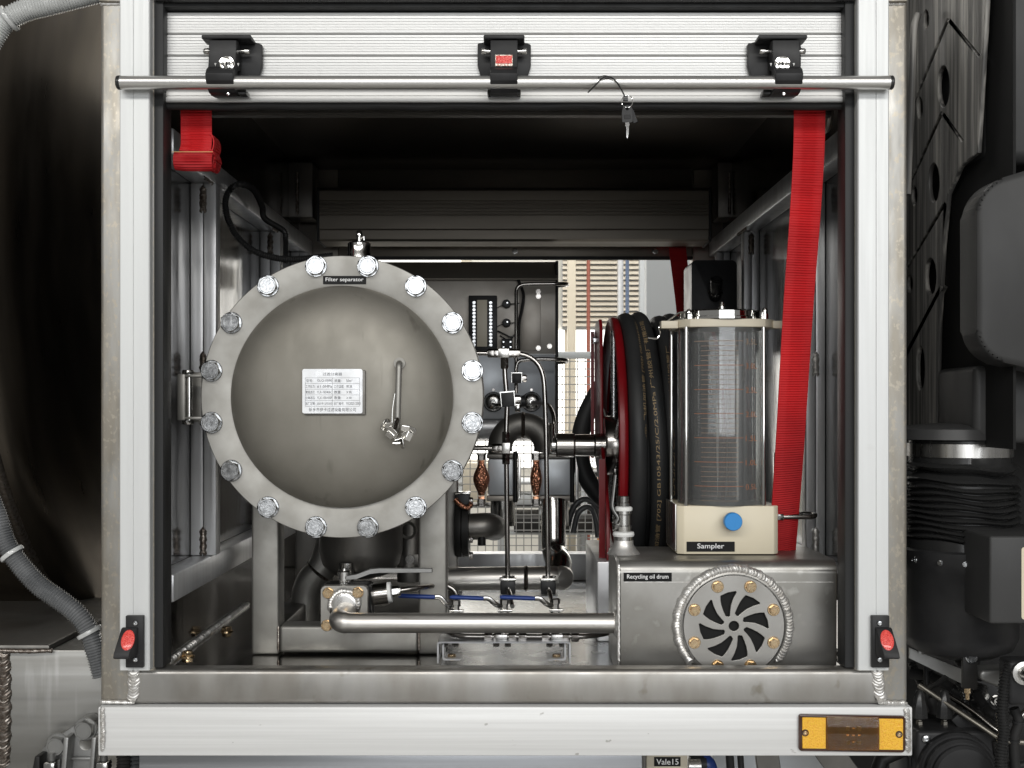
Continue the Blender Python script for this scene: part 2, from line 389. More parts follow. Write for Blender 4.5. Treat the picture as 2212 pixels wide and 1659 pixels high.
obj('seal_strip', abox(B(), X(1827), X(1848), .004, .045, Z(1446) + .001, TOP, .002, 2), M['seal'], cab)
obj('header_cover', abox(B(), X(334), X(1846), -.004, .08, Z(3), TOP, .002), M['black_gloss'], cab)
obj('header_seal', abox(B(), X(345), X(1830), .008, .05, Z(11.5), Z(2.5), .0015), M['seal'], cab)
# end caps of the top rail, above the posts
for x0, x1 in ((217, 268), (1908, 1958)):
    bm = B(); abox(bm, X(x0), X(x1), -.006, .004, Z(6), TOP, .002); obj('top_bracket', bm, M['frame'], cab)
    bm = B(); weld(bm, [P(x0 + 2, 8.5, .002), P(x1 - 2, 8.5, .002)], .006, .003, (0, -1, 0)); obj('weld_bead', bm, M['weld'], cab, 60)
# corner welds
def bead(pts, wd, h, nrm=(0, -1, 0), m='weld', par=cab, pitch=.0026):
    bm = B(); weld(bm, pts, wd, h, nrm, pitch); return obj('weld_bead', bm, M[m], par, 60)
bead([P(288, 1449), P(289, 1470), P(288, 1508), P(290, 1521)], .0165, .0045, pitch=.0042)
bead([P(218, 1516), P(250, 1517), P(292, 1518)], .006, .0032)
bead([P(1895, 1450), P(1898, 1475), P(1901, 1508), P(1897, 1521)], .0175, .0045, pitch=.0042)
bead([P(1900, 1517), P(1935, 1519), P(1961, 1518)], .007, .0035)
# lining: floor plate, side walls, roof
obj('floor_plate', abox(B(), WLX, WRX, .09, YB, FZ - .004, FZ), M['floor_plate'], cab)
obj('deck_sheet', abox(B(), X(965, .3), .36, .10, 1.02, FZ + .0005, FZ + .0016, .0003, 1), M['deck'], cab)
obj('side_panel', abox(B(), WLX - .004, WLX, .08, YB, FZ - .02, TOP), M['mirror'], cab)
obj('side_panel', abox(B(), WRX, WRX + .004, .08, YB, FZ - .02, TOP), M['mirror'], cab)
obj('roof_panel', abox(B(), WLX - .004, WRX + .004, .08, YB + .05, TOP - .06, TOP - .056), M['roof'], cab)
for sx, wx in ((1, WLX), (-1, WRX)):
    a, b = sorted((wx, wx + sx * .036))
    rail = obj('upper_rail', abox(B(), a, b, .082, YB - .02, .378, .418, .003), M['tube_alu'], cab)
    rail2 = obj('lower_rail', abox(B(), a, b, .082, YB - .02, -.292, -.250, .003), M['tube_alu'], cab)
    for ys, ztop in ((.30, .377), (.84, .377), (1.18, .377)):
        q = (.0005, .0215, .0225, .0435) if wx < 0 else (.0005, .0165, .0175, .0330)
        for k0, k1 in ((q[0], q[1]), (q[2], q[3])):
            a2, b2 = sorted((wx + sx * k0, wx + sx * k1))
            obj('wall_upright', abox(B(), a2, b2, ys, ys + .03, -.249, ztop, .0018), M['tube_alu'], cab)
        if ys < 1:
            xx = wx + sx * (q[1] + q[2]) / 2
            for z0, z1 in ((-.246, -.200), (.330, .374), (.055, .095)):
                bead([V((xx, ys - .0005, z0)), V((xx, ys - .0005, z1))], .012, .005, (0, -1, 0), 'weld_dark' if (z0 > .2 or wx < 0) else 'weld', pitch=.003)
            bead([V((wx + sx * .037, ys - .05, .376)), V((wx + sx * .037, ys + .05, .376))], .007, .003, (sx, 0, 0), 'weld_dark')
    bead([V((wx + sx * .003, .09, FZ + .003)), V((wx + sx * .003, .72, FZ + .003))], .011, .005, (sx, 0, 1), 'weld', pitch=.004)
# rear frame of the compartment
obj('rear_sill', abox(B(), WLX, WRX, YB, YB + .06, FZ - .06, FZ + .028, .004), M['sill'], cab)
obj('rear_post', abox(B(), X(1496, YB), WRX, YB - .01, YB + .05, FZ, TOP - .06, .004), M['panel_alu'], cab)
obj('rear_post', abox(B(), WLX, WLX + .10, YB - .01, YB + .05, FZ, TOP - .06, .004), M['panel_alu'], cab)
obj('rear_header', abox(B(), WLX + .1, X(1494, YB), YB - .012, YB + .05, Z(557, YB), TOP - .06, .003), M['housing'], cab)
obj('rear_light_block', abox(B(), WLX + .1, X(968, YB), YB, YB + .004, FZ + .03, Z(900, YB)), M['panel_alu'], cab)  # unseen panel added to block window light mirrored in the left wall
obj('rear_seal', abox(B(), WLX + .1, X(1494, YB), YB - .02, YB - .012, Z(563, YB), Z(556, YB)), M['rubber'], cab)
scr = bolt_mesh('screw', .0052, .003, .0075, .001, M['stainless'])
for u in (757, 1113, 1415):
    for v in (525, 543): put('screw', scr, P(u, v, YB - .0125), cab, spin(random.random()))
for u in (646, 1580):
    bm = B(); abox(bm, X(u - 30, 1.16), X(u + 30, 1.16), 1.16, 1.24, Z(470, 1.16), Z(350, 1.16), .004); obj('roof_bracket', bm, M['housing_dark'], cab)  # darker than bare aluminium; shade under the roof put into the colour
    bead([P(u - 4, 372, 1.158), P(u - 4, 466, 1.158)], .008, .004, m='weld_dark')
# shutter roll housing at the far side
yh = 1.10
pts = [(yh + .10, Z(400, yh)), (yh + .02, Z(402, yh)), (yh, Z(412, yh))]
for k in range(6):
    z = 432 + k * 6; pts += [(yh, Z(z, yh)), (yh + .002, Z(z + 1.5, yh)), (yh + .002, Z(z + 3, yh)), (yh, Z(z + 4.5, yh))]
pts += [(yh, Z(494, yh)), (yh + .004, Z(497, yh)), (yh + .004, Z(516, yh)), (yh + .012, Z(520, yh)), (yh + .10, Z(520, yh))]
h = thing('shutter_housing', 'dark ribbed roller housing spanning the far side under the roof', 'shutter housing', (0, yh, Z(520, yh)))
obj('cover', aprism(B(), pts, X(690, yh), X(1531, yh), 'x'), M['housing'], h, 20)
for u in (687, 1534):
    obj('end_cap', aprism(B(), [(yh - .003, Z(405, yh)), (yh + .1, Z(398, yh)), (yh + .1, Z(523, yh)), (yh - .001, Z(521, yh))], X(u - 3, yh), X(u + 3, yh), 'x', .001, 1), M['black_plastic'], h)
# near roll housing just inside the opening
yn = .10
h = thing('roll_cover', 'grey ridged inner roll cover strip right behind the rolled-up front shutter', 'shutter housing', (0, yn, Z(250, yn)))
obj('cover', aprism(B(), [(yn, Z(205, yn)), (yn, Z(236, yn)), (yn + .004, Z(238, yn)), (yn + .004, Z(241, yn)), (yn, Z(243, yn)), (yn, Z(249, yn)), (yn + .01, Z(251, yn)), (yn + .13, .482), (yn + .13, .50)], X(392, yn), X(1796, yn), 'x'), M['housing_dark'], h, 20)
for u in (386, 1803):
    obj('end_cap', alathe(B(), [(0, -.004), (.03, -.004), (.032, 0), (.03, .004), (0, .004)], (X(u, yn), yn + .05, Z(226, yn)), (1, 0, 0), 20), M['panel_alu'], h)

# ================================================================ front roller shutter
sh = thing('roller_shutter', 'bright ribbed aluminium roller shutter rolled up above the compartment opening', 'shutter', (0, .02, Z(228)))
XA, XB = X(349), X(1829)
def slat(v0, v1, y0):
    z1, z0 = Z(v0), Z(v1); pts = [(y0 + .010, z1), (y0 + .0035, z1), (y0 + .0005, z1 - .0016)]
    n = max(2, int(round((v1 - v0 - 3) / 6.6))); zz = z1 - .0018; d = (zz - z0 - .0008) / n
    for k in range(n):
        a = zz - k * d
        pts += [(y0, a - d * .02), (y0, a - d * .30), (y0 + .0007, a - d * .33), (y0 + .0007, a - d * .45), (y0, a - d * .48), (y0, a - d * .74), (y0 + .0018, a - d * .77), (y0 + .0018, a - d * .97)]
    pts += [(y0, z0 + .0012), (y0 + .0035, z0), (y0 + .010, z0)]
    return aprism(B(), pts, XA, XB, 'x')
for v0, v1, y0 in ((13, 61.3, .024), (62, 109.3, .0235), (110, 164, .023), (164.6, 187, .023)):
    obj('slat', slat(v0, v1, y0), M['slat'], sh, 20)
obj('bottom_rail', aprism(B(), [(.034, Z(187.5)), (.020, Z(187.5)), (.018, Z(192)), (.018, Z(199)), (.0195, Z(200)), (.0195, Z(202)), (.0165, Z(203)), (.0165, Z(212)), (.018, Z(213.5)), (.034, Z(213.5))], XA, XB, 'x'), M['slat'], sh, 20)
bm = B(); pts = []
for k in range(61): pts.append(V((XA + (XB - XA) * k / 60, .024, Z(220.5) + .0009 * math.sin(k * .9) * math.sin(k * .21))))
atube(bm, pts, .0058, 10, flat=.95); obj('bottom_rubber', bm, M['rubber'], sh)
# lift bar
yb_ = -.030
bar = obj('lift_bar', atube(B(), [P(258, 178.5, yb_), P(1924, 178.5, yb_)], .0094, 24), M['bar'], sh)
for u, d in ((258, -1), (1924, 1)):
    p = P(u, 178.5, yb_)
    obj('end_cap', alathe(B(), [(0, .0035), (.0085, .0035), (.0098, .002), (.0098, -.002), (0, -.002)], p, (d, 0, 0), 24), M['black_gloss'], bar)
def bracket(uc, dx, kind):
    y = .0
    L, Rr, T, Bt = uc - 58, uc + 58, 84, 166
    # back plate with a folded hood
    poly = [(X(L + dx), Z(T + 4)), (X(L + 18 + dx), Z(T)), (X(Rr - 18 + dx), Z(T)), (X(Rr + dx), Z(T + 6)), (X(Rr + dx), Z(T + 52)), (X(Rr - 9 + dx), Z(Bt)), (X(L + 9 + dx), Z(Bt)), (X(L + dx), Z(T + 52))]
    root = obj('latch_bracket', aprism(B(), poly, .012, .0215, 'y', .0015, 2), M['black_plastic'], sh)
    bm = B(); abox(bm, X(L + 14 + dx - max(0, dx) * 1.3), X(Rr - 14 + dx - min(0, dx) * 1.3), -.018, .013, Z(T + 8), Z(T - 1), .002); obj('hood', bm, M['black_plastic'], root)
    # arm that folds down over the bar
    a, b = X(uc - 29), X(uc + 29)
    prof = [(-.004, Z(97)), (-.010, Z(94)), (-.024, Z(98)), (-.025, Z(124)), (-.0265, Z(157)), (-.0405, Z(167)), (-.0455, Z(178)), (-.043, Z(192)), (-.034, Z(203)), (-.026, Z(211)), (-.012, Z(211)), (.010, Z(208)), (.010, Z(198)), (-.018, Z(196)), (-.018, Z(160)), (.006, Z(150)), (.006, Z(110))]
    arm = obj('latch_arm', aprism(B(), prof, a, b, 'x', .0012, 2), M['black_plastic'], root)
    bm = B(); abox(bm, X(uc - 36 + dx * .7), X(uc + 36 + dx * .7), -.012, .012, Z(209), Z(197), .002); obj('keeper', bm, M['black_gloss'], root)
    for d in (-1, 1):
        bm = B(); p = P(uc + d * 29, 111, -.004)
        alathe(bm, [(0, -.004), (.0034, -.004), (.0034, .006), (.0046, .0062), (.0046, .012), (.0036, .0135), (0, .0138)], p, (d, 0, 0), 16)
        obj('hinge_pin', bm, M['stainless'], root)
    if kind == 'lock':
        p = P(uc, 138, -.0285)
        bm = B(); alathe(bm, [(0, .004), (.0110, .004), (.0112, 0), (.0104, -.0016), (.0086, -.0018), (.0080, -.0006), (.0066, -.0004), (.0062, -.0020), (.0030, -.0022), (.0028, -.001), (0, -.001)], p, (0, 1, 0), 28)
        obj('lock_cylinder', bm, M['chrome'], root)
        bm = B(); abox(bm, p.x - .0006, p.x + .0006, p.y - .0026, p.y - .0005, p.z - .0024, p.z + .0024); obj('keyhole', bm, M['void_black'], root)
        for d in (-1, 1):
            bm = B(); aprism(bm, [(p.x + d * .0145, p.z + .001), (p.x + d * .0175, p.z + .001), (p.x + d * .016, p.z - .0035)], p.y - .0004, p.y + .001); obj('lock_mark', bm, M['cast_grey'], root, 0)
    else:
        y = -.0262
        bm = B(); abox(bm, X(uc - 19), X(uc + 19), y - .001, y + .003, Z(155), Z(130), .0006, 1); o = obj('reflector_frame', bm, M['reflector_clear'], root)
        bm = B(); abox(bm, X(uc - 17), X(uc + 17), y - .0016, y, Z(149.5), Z(132.5), .0004, 1); obj('reflector', bm, M['reflector_red'], root)
    bm = B(); alathe(bm, [(0, 0), (.0022, 0), (.0018, -.0012), (0, -.0014)], P(uc + 3, 203, -.035), (0, 1, 0), 12)
    if kind == 'lock': obj('rivet', bm, M['stainless'], root)
bracket(490, 14, 'lock'); bracket(1089, 0, 'reflector'); bracket(1690, -13, 'lock')

# ================================================================ keys hanging from the bar
k = thing('key_set', 'black-headed keys on a wire ring hung from the lift bar by a black cable tie', 'keys', P(1355, 298, -.042))
tie = spline([P(1270, 200, -.0415), P(1288, 182, -.043), P(1300, 170, -.0435), P(1315, 166, -.042), P(1330, 175, -.044), P(1343, 195, -.0445), P(1352, 213, -.043)], 6)
obj('cable_tie', atube(B(), tie, .0017, 8, flat=.6), M['black_gloss'], k)
obj('cable_tie', atube(B(), spline([P(1292, 167.5, -.041), P(1305, 164, -.0405), P(1318, 166, -.0395)], 5), .0014, 8, flat=.6), M['black_gloss'], k)
bm = B(); abox(bm, X(1346, -.043), X(1356, -.043), -.046, -.041, Z(219, -.043), Z(208, -.043), .0008); obj('tie_head', bm, M['black_gloss'], k)
c = P(1355, 219, -.042)
obj('key_ring', atube(B(), [c + V((.0078 * math.cos(a), .002 * math.sin(a * 1.0), .0090 * math.sin(a))) for a in [2 * math.pi * i / 32 for i in range(32)]], .0006, 8, closed=True), M['chrome'], k)
def key(u, v, y, rz):
    ky = -.0425 + y
    o = V((X(u, ky), ky, Z(v, ky)))
    bm = plate2d([(-.0072, -.024), (.0072, -.024), (.0078, -.010), (.006, -.002), (0, .0005), (-.006, -.002), (-.0078, -.010)], [circle(0, -.0048, .0022, 12)], .0024, .0005)
    rm = Matrix.Rotation(rz, 4, 'Y')
    mapped(bm, lambda c: o + rm @ V((c.x, -c.z, c.y)))
    h_ = obj('key_head', bm, M['black_plastic'], k)
    bm = B(); abox(bm, -.0045, .0045, -.0016, .0016, -.0195, -.0135, .0004, 1); mapped(bm, lambda c: o + rm @ c); obj('badge', bm, M['rubber'], h_)
    poly = [(-.0028, -.0235), (.0028, -.0235), (.0028, -.029), (.0020, -.0295), (.0020, -.032), (.0026, -.033), (.0016, -.0345), (.0024, -.036), (.0014, -.038), (.0020, -.0395), (.0010, -.042), (.0014, -.0435), (0, -.0465), (-.0014, -.0435), (-.0014, -.029), (-.0028, -.029)]
    bm = B(); aprism(bm, poly, -.0009, .0009); mapped(bm, lambda c: o + rm @ c); obj('key_blade', bm, M['chrome'], k)
key(1355, 227.5, 0, 0)
def key_behind():
    ky = -.038; o = V((X(1357, ky), ky, Z(228, ky))); rm = Matrix.Rotation(R(-24), 4, 'Y')
    bm = plate2d([(-.003, -.026), (.003, -.026), (.004, -.010), (.003, -.001), (-.003, -.001), (-.004, -.010)], [], .0022, .0004)
    mapped(bm, lambda c: o + rm @ V((c.x, -c.z, c.y))); obj('key_head', bm, M['black_plastic'], k)
key_behind()

# ================================================================ red webbing straps
def strap(bm, pts, wdir, wd, th=.0016, pitch=.0038, amp=.0009, K=6):
    pts = resample([V(p) for p in pts], pitch / 4); T, _ = frames(pts); rows = []
    for i, p in enumerate(pts):
        wv = wdir(i / len(pts)) if callable(wdir) else V(wdir)
        wv = (wv - T[i] * wv.dot(T[i])).normalized(); n = T[i].cross(wv).normalized()
        o = amp * (1.2 * math.sin(2 * math.pi * i / 4 + .4) + .3 * (random.random() - .5)); row = []
        for k in range(K + 1):
            a = -1 + 2 * k / K; row.append(bm.verts.new(p + wv * a * wd / 2 + n * (th / 2 + (o if abs(a) < .99 else 0))))
        for k in range(K, -1, -1):
            a = -1 + 2 * k / K; row.append(bm.verts.new(p + wv * a * wd / 2 - n * (th / 2 + (o if abs(a) < .99 else 0))))
        rows.append(row)
    n = len(rows[0])
    for a, b in zip(rows, rows[1:]):
        for k in range(n): bm.faces.new((a[k], a[(k + 1) % n], b[(k + 1) % n], b[k]))
    bm.faces.new(rows[0]); bm.faces.new(rows[-1])
    return bm
G = 'red pull straps of the shutters'
t = thing('pull_strap', 'short red webbing strap folded into a roll, hanging under the left bracket', 'strap', P(424, 368, .05), G)
yS = .05
path = [P(424, 222, yS), P(424, 260, yS), P(424, 310, yS - .002), P(420, 330, yS - .006)]
obj('webbing', strap(B(), spline(path, 6), (1, 0, 0), 67 * s(yS)), M['webbing'], t, 60)
# the folded roll at the end
bm = B(); cz = Z(349, .038); cx = X(420, .038); sp = []
for i in range(110):
    a = math.pi * .55 + i / 110 * 2 * math.pi * 1.7; r = .0132 - .0045 * i / 110
    sp.append(V((cx, .040 + r * math.cos(a), cz + r * math.sin(a))))
strap(bm, sp, (1, 0, -.02), 83 * s(.04)); obj('rolled_end', bm, M['webbing'], t, 60)
bm = B(); abox(bm, cx - .0295, cx + .0295, .0262, .0275, Z(329.6, .03), Z(328.6, .03)); obj('cut_edge', bm, M['webbing_edge'], t)
bm = B(); sp = []
for i in range(90):
    a = i / 90 * 2 * math.pi * 1.5; r = .0130 - .004 * i / 90
    sp.append(V((X(459, .06) + r * .55 * math.cos(a), .064, Z(349, .06) + r * 1.15 * math.sin(a))))
strap(bm, sp, (0, 1, 0), .040); obj('rolled_end', bm, M['webbing'], t, 60)
bm = B(); sp = [V((X(458, .06) + .006 * math.cos(a), .066, Z(313, .06) + .013 * math.sin(a))) for a in [math.pi * (.5 - i / 20) for i in range(21)]]
strap(bm, sp, (0, 1, 0), .040); obj('fold', bm, M['webbing'], t, 60)
t = thing('pull_strap', 'long red webbing strap hanging full length beside the glass sampler', 'strap', P(1700, 1190, .25), G)
path = [P(1749, 222, .05), P(1747, 330, .055), P(1738, 480, .065), P(1726, 640, .08), P(1716, 800, .10), P(1707, 950, .12), P(1698, 1080, .15), P(1690, 1185, .19), P(1690, 1215, .20)]
obj('webbing', strap(B(), spline(path, 12), lambda f: V((1, .25 * f, 0)), .0462), M['webbing'], t, 60)
t = thing('pull_strap', 'dark red webbing strap hanging in the far opening by the grey hall panel', 'strap', P(1478, 690, 1.22), G)
path = [P(1462, 522, 1.235), P(1466, 560, 1.235), P(1476, 640, 1.235), P(1482, 700, 1.235), P(1485, 760, 1.235)]
obj('webbing', strap(B(), spline(path, 8), (1, .15, 0), .043, K=2), M['webbing'], t, 60)
put('screw', scr, P(1461, 527, 1.233), t)

# ================================================================ reflector catches at the foot of the guide channels
def catch(uc, sg, label):
    y = -.0125
    t = thing('bar_catch', label, 'catch', P(uc, 1441, y), 'black bar catches with red reflectors')
    bm = B(); abox(bm, X(uc - 19 + 4 * sg, y), X(uc + 19 + 4 * sg, y), y - .008, y, Z(1440, y), Z(1328, y), .0012); obj('base_plate', bm, M['black_plastic'], t)
    ya = y - .008
    prof = [(ya, Z(1352, y)), (ya - .004, Z(1354, y)), (ya - .022, Z(1402, y)), (ya - .024, Z(1412, y)), (ya - .020, Z(1415, y)), (ya - .004, Z(1413, y)), (ya - .002, Z(1405, y)), (ya, Z(1400, y))]
    bm = B(); aprism(bm, prof, X(uc - 19 - sg * 2, y), X(uc + 15 - sg * 2, y), 'x', .001, 1)
    cx = X(uc, y)
    mapped(bm, lambda c: V((c.x + sg * (-.25) * max(0, ya - c.y), c.y, c.z)))
    hook = obj('hook', bm, M['black_plastic'], t)
    d = V((0, -(Z(1354, y) - Z(1402, y)), .018)).normalized()            # normal of the sloping face
    nrm = V((0, d.y, d.z)); mid = V((X(uc - 3 * sg, y), ya - .0128, Z(1377, y)))
    if nrm.y > 0: nrm = -nrm
    q = rot_to(nrm)
    bm = B(); n = 24
    ring = lambda r, h: [bm.verts.new(V((r * .62 * math.cos(2 * math.pi * k / n), -h, r * math.sin(2 * math.pi * k / n)))) for k in range(n)]
    rr = [ring(.0148, -.001), ring(.0148, .0014), ring(.0130, .0022)]
    for a, b in zip(rr, rr[1:]):
        for k in range(n): bm.faces.new((a[k], a[(k + 1) % n], b[(k + 1) % n], b[k]))
    bm.faces.new(rr[-1])
    put('reflector', to_mesh('reflector', bm, M['reflector_red']), mid, t, q)
    for v in (1346, 1425):
        bm = B(); alathe(bm, [(0, .001), (.0042, .001), (.0042, -.0006), (.0030, -.0022), (.0014, -.0024), (.0014, -.0012), (0, -.0012)], P(uc + 3 * sg, v, y - .008), (0, 1, 0), 16); obj('rivet', bm, M['zinc'], t)
catch(290, 1, 'black catch with oval red reflector at the foot of the left guide channel')
catch(1903, -1, 'black catch with oval red reflector at the foot of the right guide channel')

# ================================================================ main beam and side lamp under the compartment
bz0, bz1 = Z(1633, -.01), Z(1527.5, -.01)
bmn = thing('chassis_beam', 'wide bright aluminium beam below the compartment sill with welded ends', 'beam', (0, .03, bz0))
obj('beam', abox(B(), X(217), X(1966), -.010, .07, bz0, bz1, .002), M['beam'], bmn)
bead([P(221, 1530, -.01), P(222, 1580, -.011), P(221, 1625, -.01)], .0075, .004, (-.3, -1, 0), par=bmn)
bead([P(1959, 1533, -.01), P(1961, 1580, -.011), P(1962, 1628, -.01)], .0095, .004, (.3, -1, 0), par=bmn)
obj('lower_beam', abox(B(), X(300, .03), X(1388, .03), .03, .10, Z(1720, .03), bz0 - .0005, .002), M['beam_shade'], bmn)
lm = thing('side_marker_lamp', 'amber side marker lamp with two reflectors screwed to the right end of the beam', 'marker lamp', P(1838, 1622, -.012))
yl = -.010
def rrect(x0, x1, z0, z1, r, n=5):
    out = []
    for cx, cz, a in ((x1 - r, z1 - r, 0), (x0 + r, z1 - r, 90), (x0 + r, z0 + r, 180), (x1 - r, z0 + r, 270)):
        for k in range(n + 1): t_ = R(a + 90 * k / n); out.append((cx + r * math.cos(t_), cz + r * math.sin(t_)))
    return out
tl = lambda c: V((c.x, c.y, c.z + (c.x - X(1838, yl)) * -.016))
lx = lambda u: X(u, yl); lz = lambda v: Z(v, yl)
obj('housing', mapped(aprism(B(), rrect(lx(1724), lx(1953), lz(1622), lz(1543), .004), yl - .0045, yl + .001, 'y', .0012, 2), tl), M['amber_dark'], lm)
for u0, u1 in ((1731, 1782), (1896, 1948)):
    obj('reflector', mapped(abox(B(), lx(u0), lx(u1), yl - .0062, yl - .004, lz(1616), lz(1549), .0006, 1), tl), M['amber'], lm)
obj('lamp_board', mapped(abox(B(), lx(1783), lx(1895), yl - .0056, yl - .004, lz(1617), lz(1547)), tl), M['amber_back'], lm)
for u in (1829, 1853):
    for v in (1571, 1601):
        led = obj('led', mapped(abox(B(), lx(u - 4.2), lx(u + 4.2), yl - .0066, yl - .0054, lz(v + 4.5), lz(v - 4.5), .0003, 1), tl), M['led'], lm)
for u, v in ((1828, 1585), (1841, 1570), (1841, 1585), (1841, 1600), (1853, 1585)):
    obj('resistor', mapped(abox(B(), lx(u - 2.5), lx(u + 2.5), yl - .0062, yl - .0054, lz(v + 1.5), lz(v - 1.5)), tl), M['gold'], lm)
bm = B(); prof = [(yl - .0070, lz(1617))]
for k in range(41):
    t_ = k / 40; prof.append((yl - .0086 - .0018 * math.sin(math.pi * t_) - .00035 * (k % 2), lz(1617 - 70 * t_)))
prof.append((yl - .0070, lz(1547)))
obj('lens', mapped(aprism(bm, prof, lx(1783.2), lx(1894.8), 'x'), tl), M['amber_lens'], lm, 30)
for u, v in ((1737, 1582), (1939, 1582)):
    c = tl(V((lx(u), yl - .0064, lz(v))))
    o = obj('screw_recess', alathe(B(), [(0, .002), (.0050, .002), (.0050, -.0004), (.0036, -.0006), (0, .0004)], c, (0, 1, 0), 18), M['amber_dark'], lm)
    obj('screw', alathe(B(), [(0, .001), (.0035, .001), (.0035, -.0008), (.0024, -.0020), (.0009, -.0022), (.0009, -.001), (0, -.001)], c, (0, 1, 0), 16), M['gold'], lm)
# ================================================================ filter separator
yF = .10; fc = P(739, 857, yF); RF = 305 * s(yF); RD = 240 * s(yF)
fs = thing('filter_separator', 'large round bead-blasted filter vessel with sixteen-bolt cover flange and silver nameplate', 'filter vessel', V((fc.x, .3, FZ)))
prof = [(0, 0), (RD + .0015, 0), (RF - .001, 0), (RF, .001), (RF, .029), (RF - .001, .030), (0, .030)]
prof[0:2] = [(RD - .004, .002), (RD + .004, .0)]
obj('cover_flange', alathe(B(), prof, fc, (0, 1, 0), 128), M['blast'], fs, 30)
obj('body_flange', alathe(B(), [(0, .0335), (RF - .001, .0335), (RF, .035), (RF, .062), (RF - .001, .063), (0, .063)], fc, (0, 1, 0), 96), M['blast'], fs, 30)
obj('flange_gasket', alathe(B(), [(0, .0298), (RF - .006, .0298), (RF - .006, .0337), (0, .0337)], fc, (0, 1, 0), 64), M['rubber'], fs, 30)
HD = .052
def dome_h(r): return HD * (max(0, 1 - (r / RD) ** 3.4)) ** .60
prof = [(0, -HD)]
for k in range(1, 41):
    r = RD * math.sin(k / 40 * math.pi / 2); prof.append((r, -dome_h(r)))
prof[-1] = (RD, .001); prof.append((RD, .004))
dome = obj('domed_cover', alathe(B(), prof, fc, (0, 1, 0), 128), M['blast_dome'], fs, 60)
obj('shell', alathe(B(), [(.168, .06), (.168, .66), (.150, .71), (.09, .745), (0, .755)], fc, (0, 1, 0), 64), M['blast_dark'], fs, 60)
fb = bolt_mesh('bolt', .0134, .0095, .0166, .0028, M['zinc'])
for k in range(16):
    a = R(11.25 + 22.5 * k); rr = 287 * s(yF)
    put('bolt', fb, fc + V((rr * math.cos(a), 0, rr * math.sin(a))), fs, Quaternion((random.uniform(-1, 1), 0, random.uniform(-1, 1)), R(random.uniform(.5, 2.5))) @ spin(random.random() * 6))
label_plate(fs, 698, 791, 596, 614, yF - .0002, 'Filter separator', .88, .58)
# nameplate
yp = yF - .0575
x0, x1, z0, z1 = X(653, yp), X(783, yp), Z(893, yp), Z(797, yp)
bm = B(); abox(bm, x0 + .003, x1 + .004, yp + .0012, yp + .010, z0 - .002, z1 - .002, .0006, 1); obj('plate_backing', bm, M['blast_dark'], fs)
np_ = obj('nameplate', aprism(B(), rrect(x0, x1, z0, z1, .003), yp, yp + .0012), M['plate_silver'], fs, 0)
pw, ph = x1 - x0, z1 - z0; cxp = (x0 + x1) / 2; czp = (z0 + z1) / 2
def ptext(body, fx, fz, wd, ht):
    bm = fit_text(body, wd * pw, ht * ph, .0001); mapped(bm, facing((x0 + fx * pw, yp - .0001, z1 - fz * ph)))
    obj('lettering', bm, M['ink'], np_, 0)
ptext('过滤分离器', .50, .115, .32, .072)
rows = [('型号:', 'GLQ-0090', '流量:', '50m³'), ('工作压力:', '≤1.0MPa', '工作温度:', '常温'), ('聚结滤芯:', 'YLX-100/400C', '数量:', '3支'), ('分离滤芯:', 'YLX-100/400F', '数量:', '2支'), ('出厂日期:', '2025年12月20日', '出厂编号:', 'YK202512001')]
for i, (a, b, c, d) in enumerate(rows):
    fz = .265 + i * .128
    ptext(a, .135 if i else .12, fz, .16 if i else .11, .068); ptext(b, .37, fz, .25, .060)
    ptext(c, .61 if i in (1, 4) else .59, fz, .17 if i in (1, 4) else .12, .068)
    ptext(d, .78 if len(d) < 6 else .845, fz, .10 if len(d) < 6 else .24, .060)
ptext('新乡市伊卡过滤设备有限公司', .5, .915, .78, .088)
for k in range(6):
    z = z1 - (.20 + .128 * k) * ph
    bm = B(); abox(bm, x0 + .05 * pw, x1 - .05 * pw, yp - .0002, yp + .0003, z - .00018, z + .00018); obj('ruled_line', bm, M['ink'], np_, 0)
for f in (.05, .5, .95):
    x = x0 + f * pw; bm = B(); abox(bm, x - .00016, x + .00016, yp - .00021, yp + .0003, z1 - .84 * ph, z1 - .20 * ph); obj('ruled_line', bm, M['ink'], np_, 0)
# lifting rod on the cover with a bunch of lead-seal tags
ya = yF - .071
rod = fillet([P(863, 784, yF - .040), P(862, 787, ya), P(858, 925, ya - .002), P(857, 938, yF - .038)], .007)
obj('handle_rod', atube(B(), rod, .0046, 14), M['blast'], fs)
obj('rod_boss', alathe(B(), [(0, -.002), (.0085, -.002), (.0085, .010), (0, .012)], P(863, 785, yF - .048), (0, 1, 0), 20), M['blast'], fs)
obj('seal_wire', atube(B(), spline([P(853, 850, ya - .004), P(848, 885, ya - .006), P(847, 920, ya - .008)], 6), .0004, 5), M['stainless'], fs)
sg = thing('seal_tags', 'bunch of shiny metal seal tags tied to the rod on the round filter cover', 'seal tags', P(860, 962, ya - .01))
bm0 = plate2d(rrect(-.0065, .0065, -.0045, .0045, .0015, 3), [], .0042, .0008); tagm = to_mesh('tag', bm0, M['chrome'])
bm0 = plate2d(rrect(-.0095, .0095, -.0055, .0055, .0052, 5), [], .0018, .0005); leafm = to_mesh('leaf', bm0, M['stainless'])
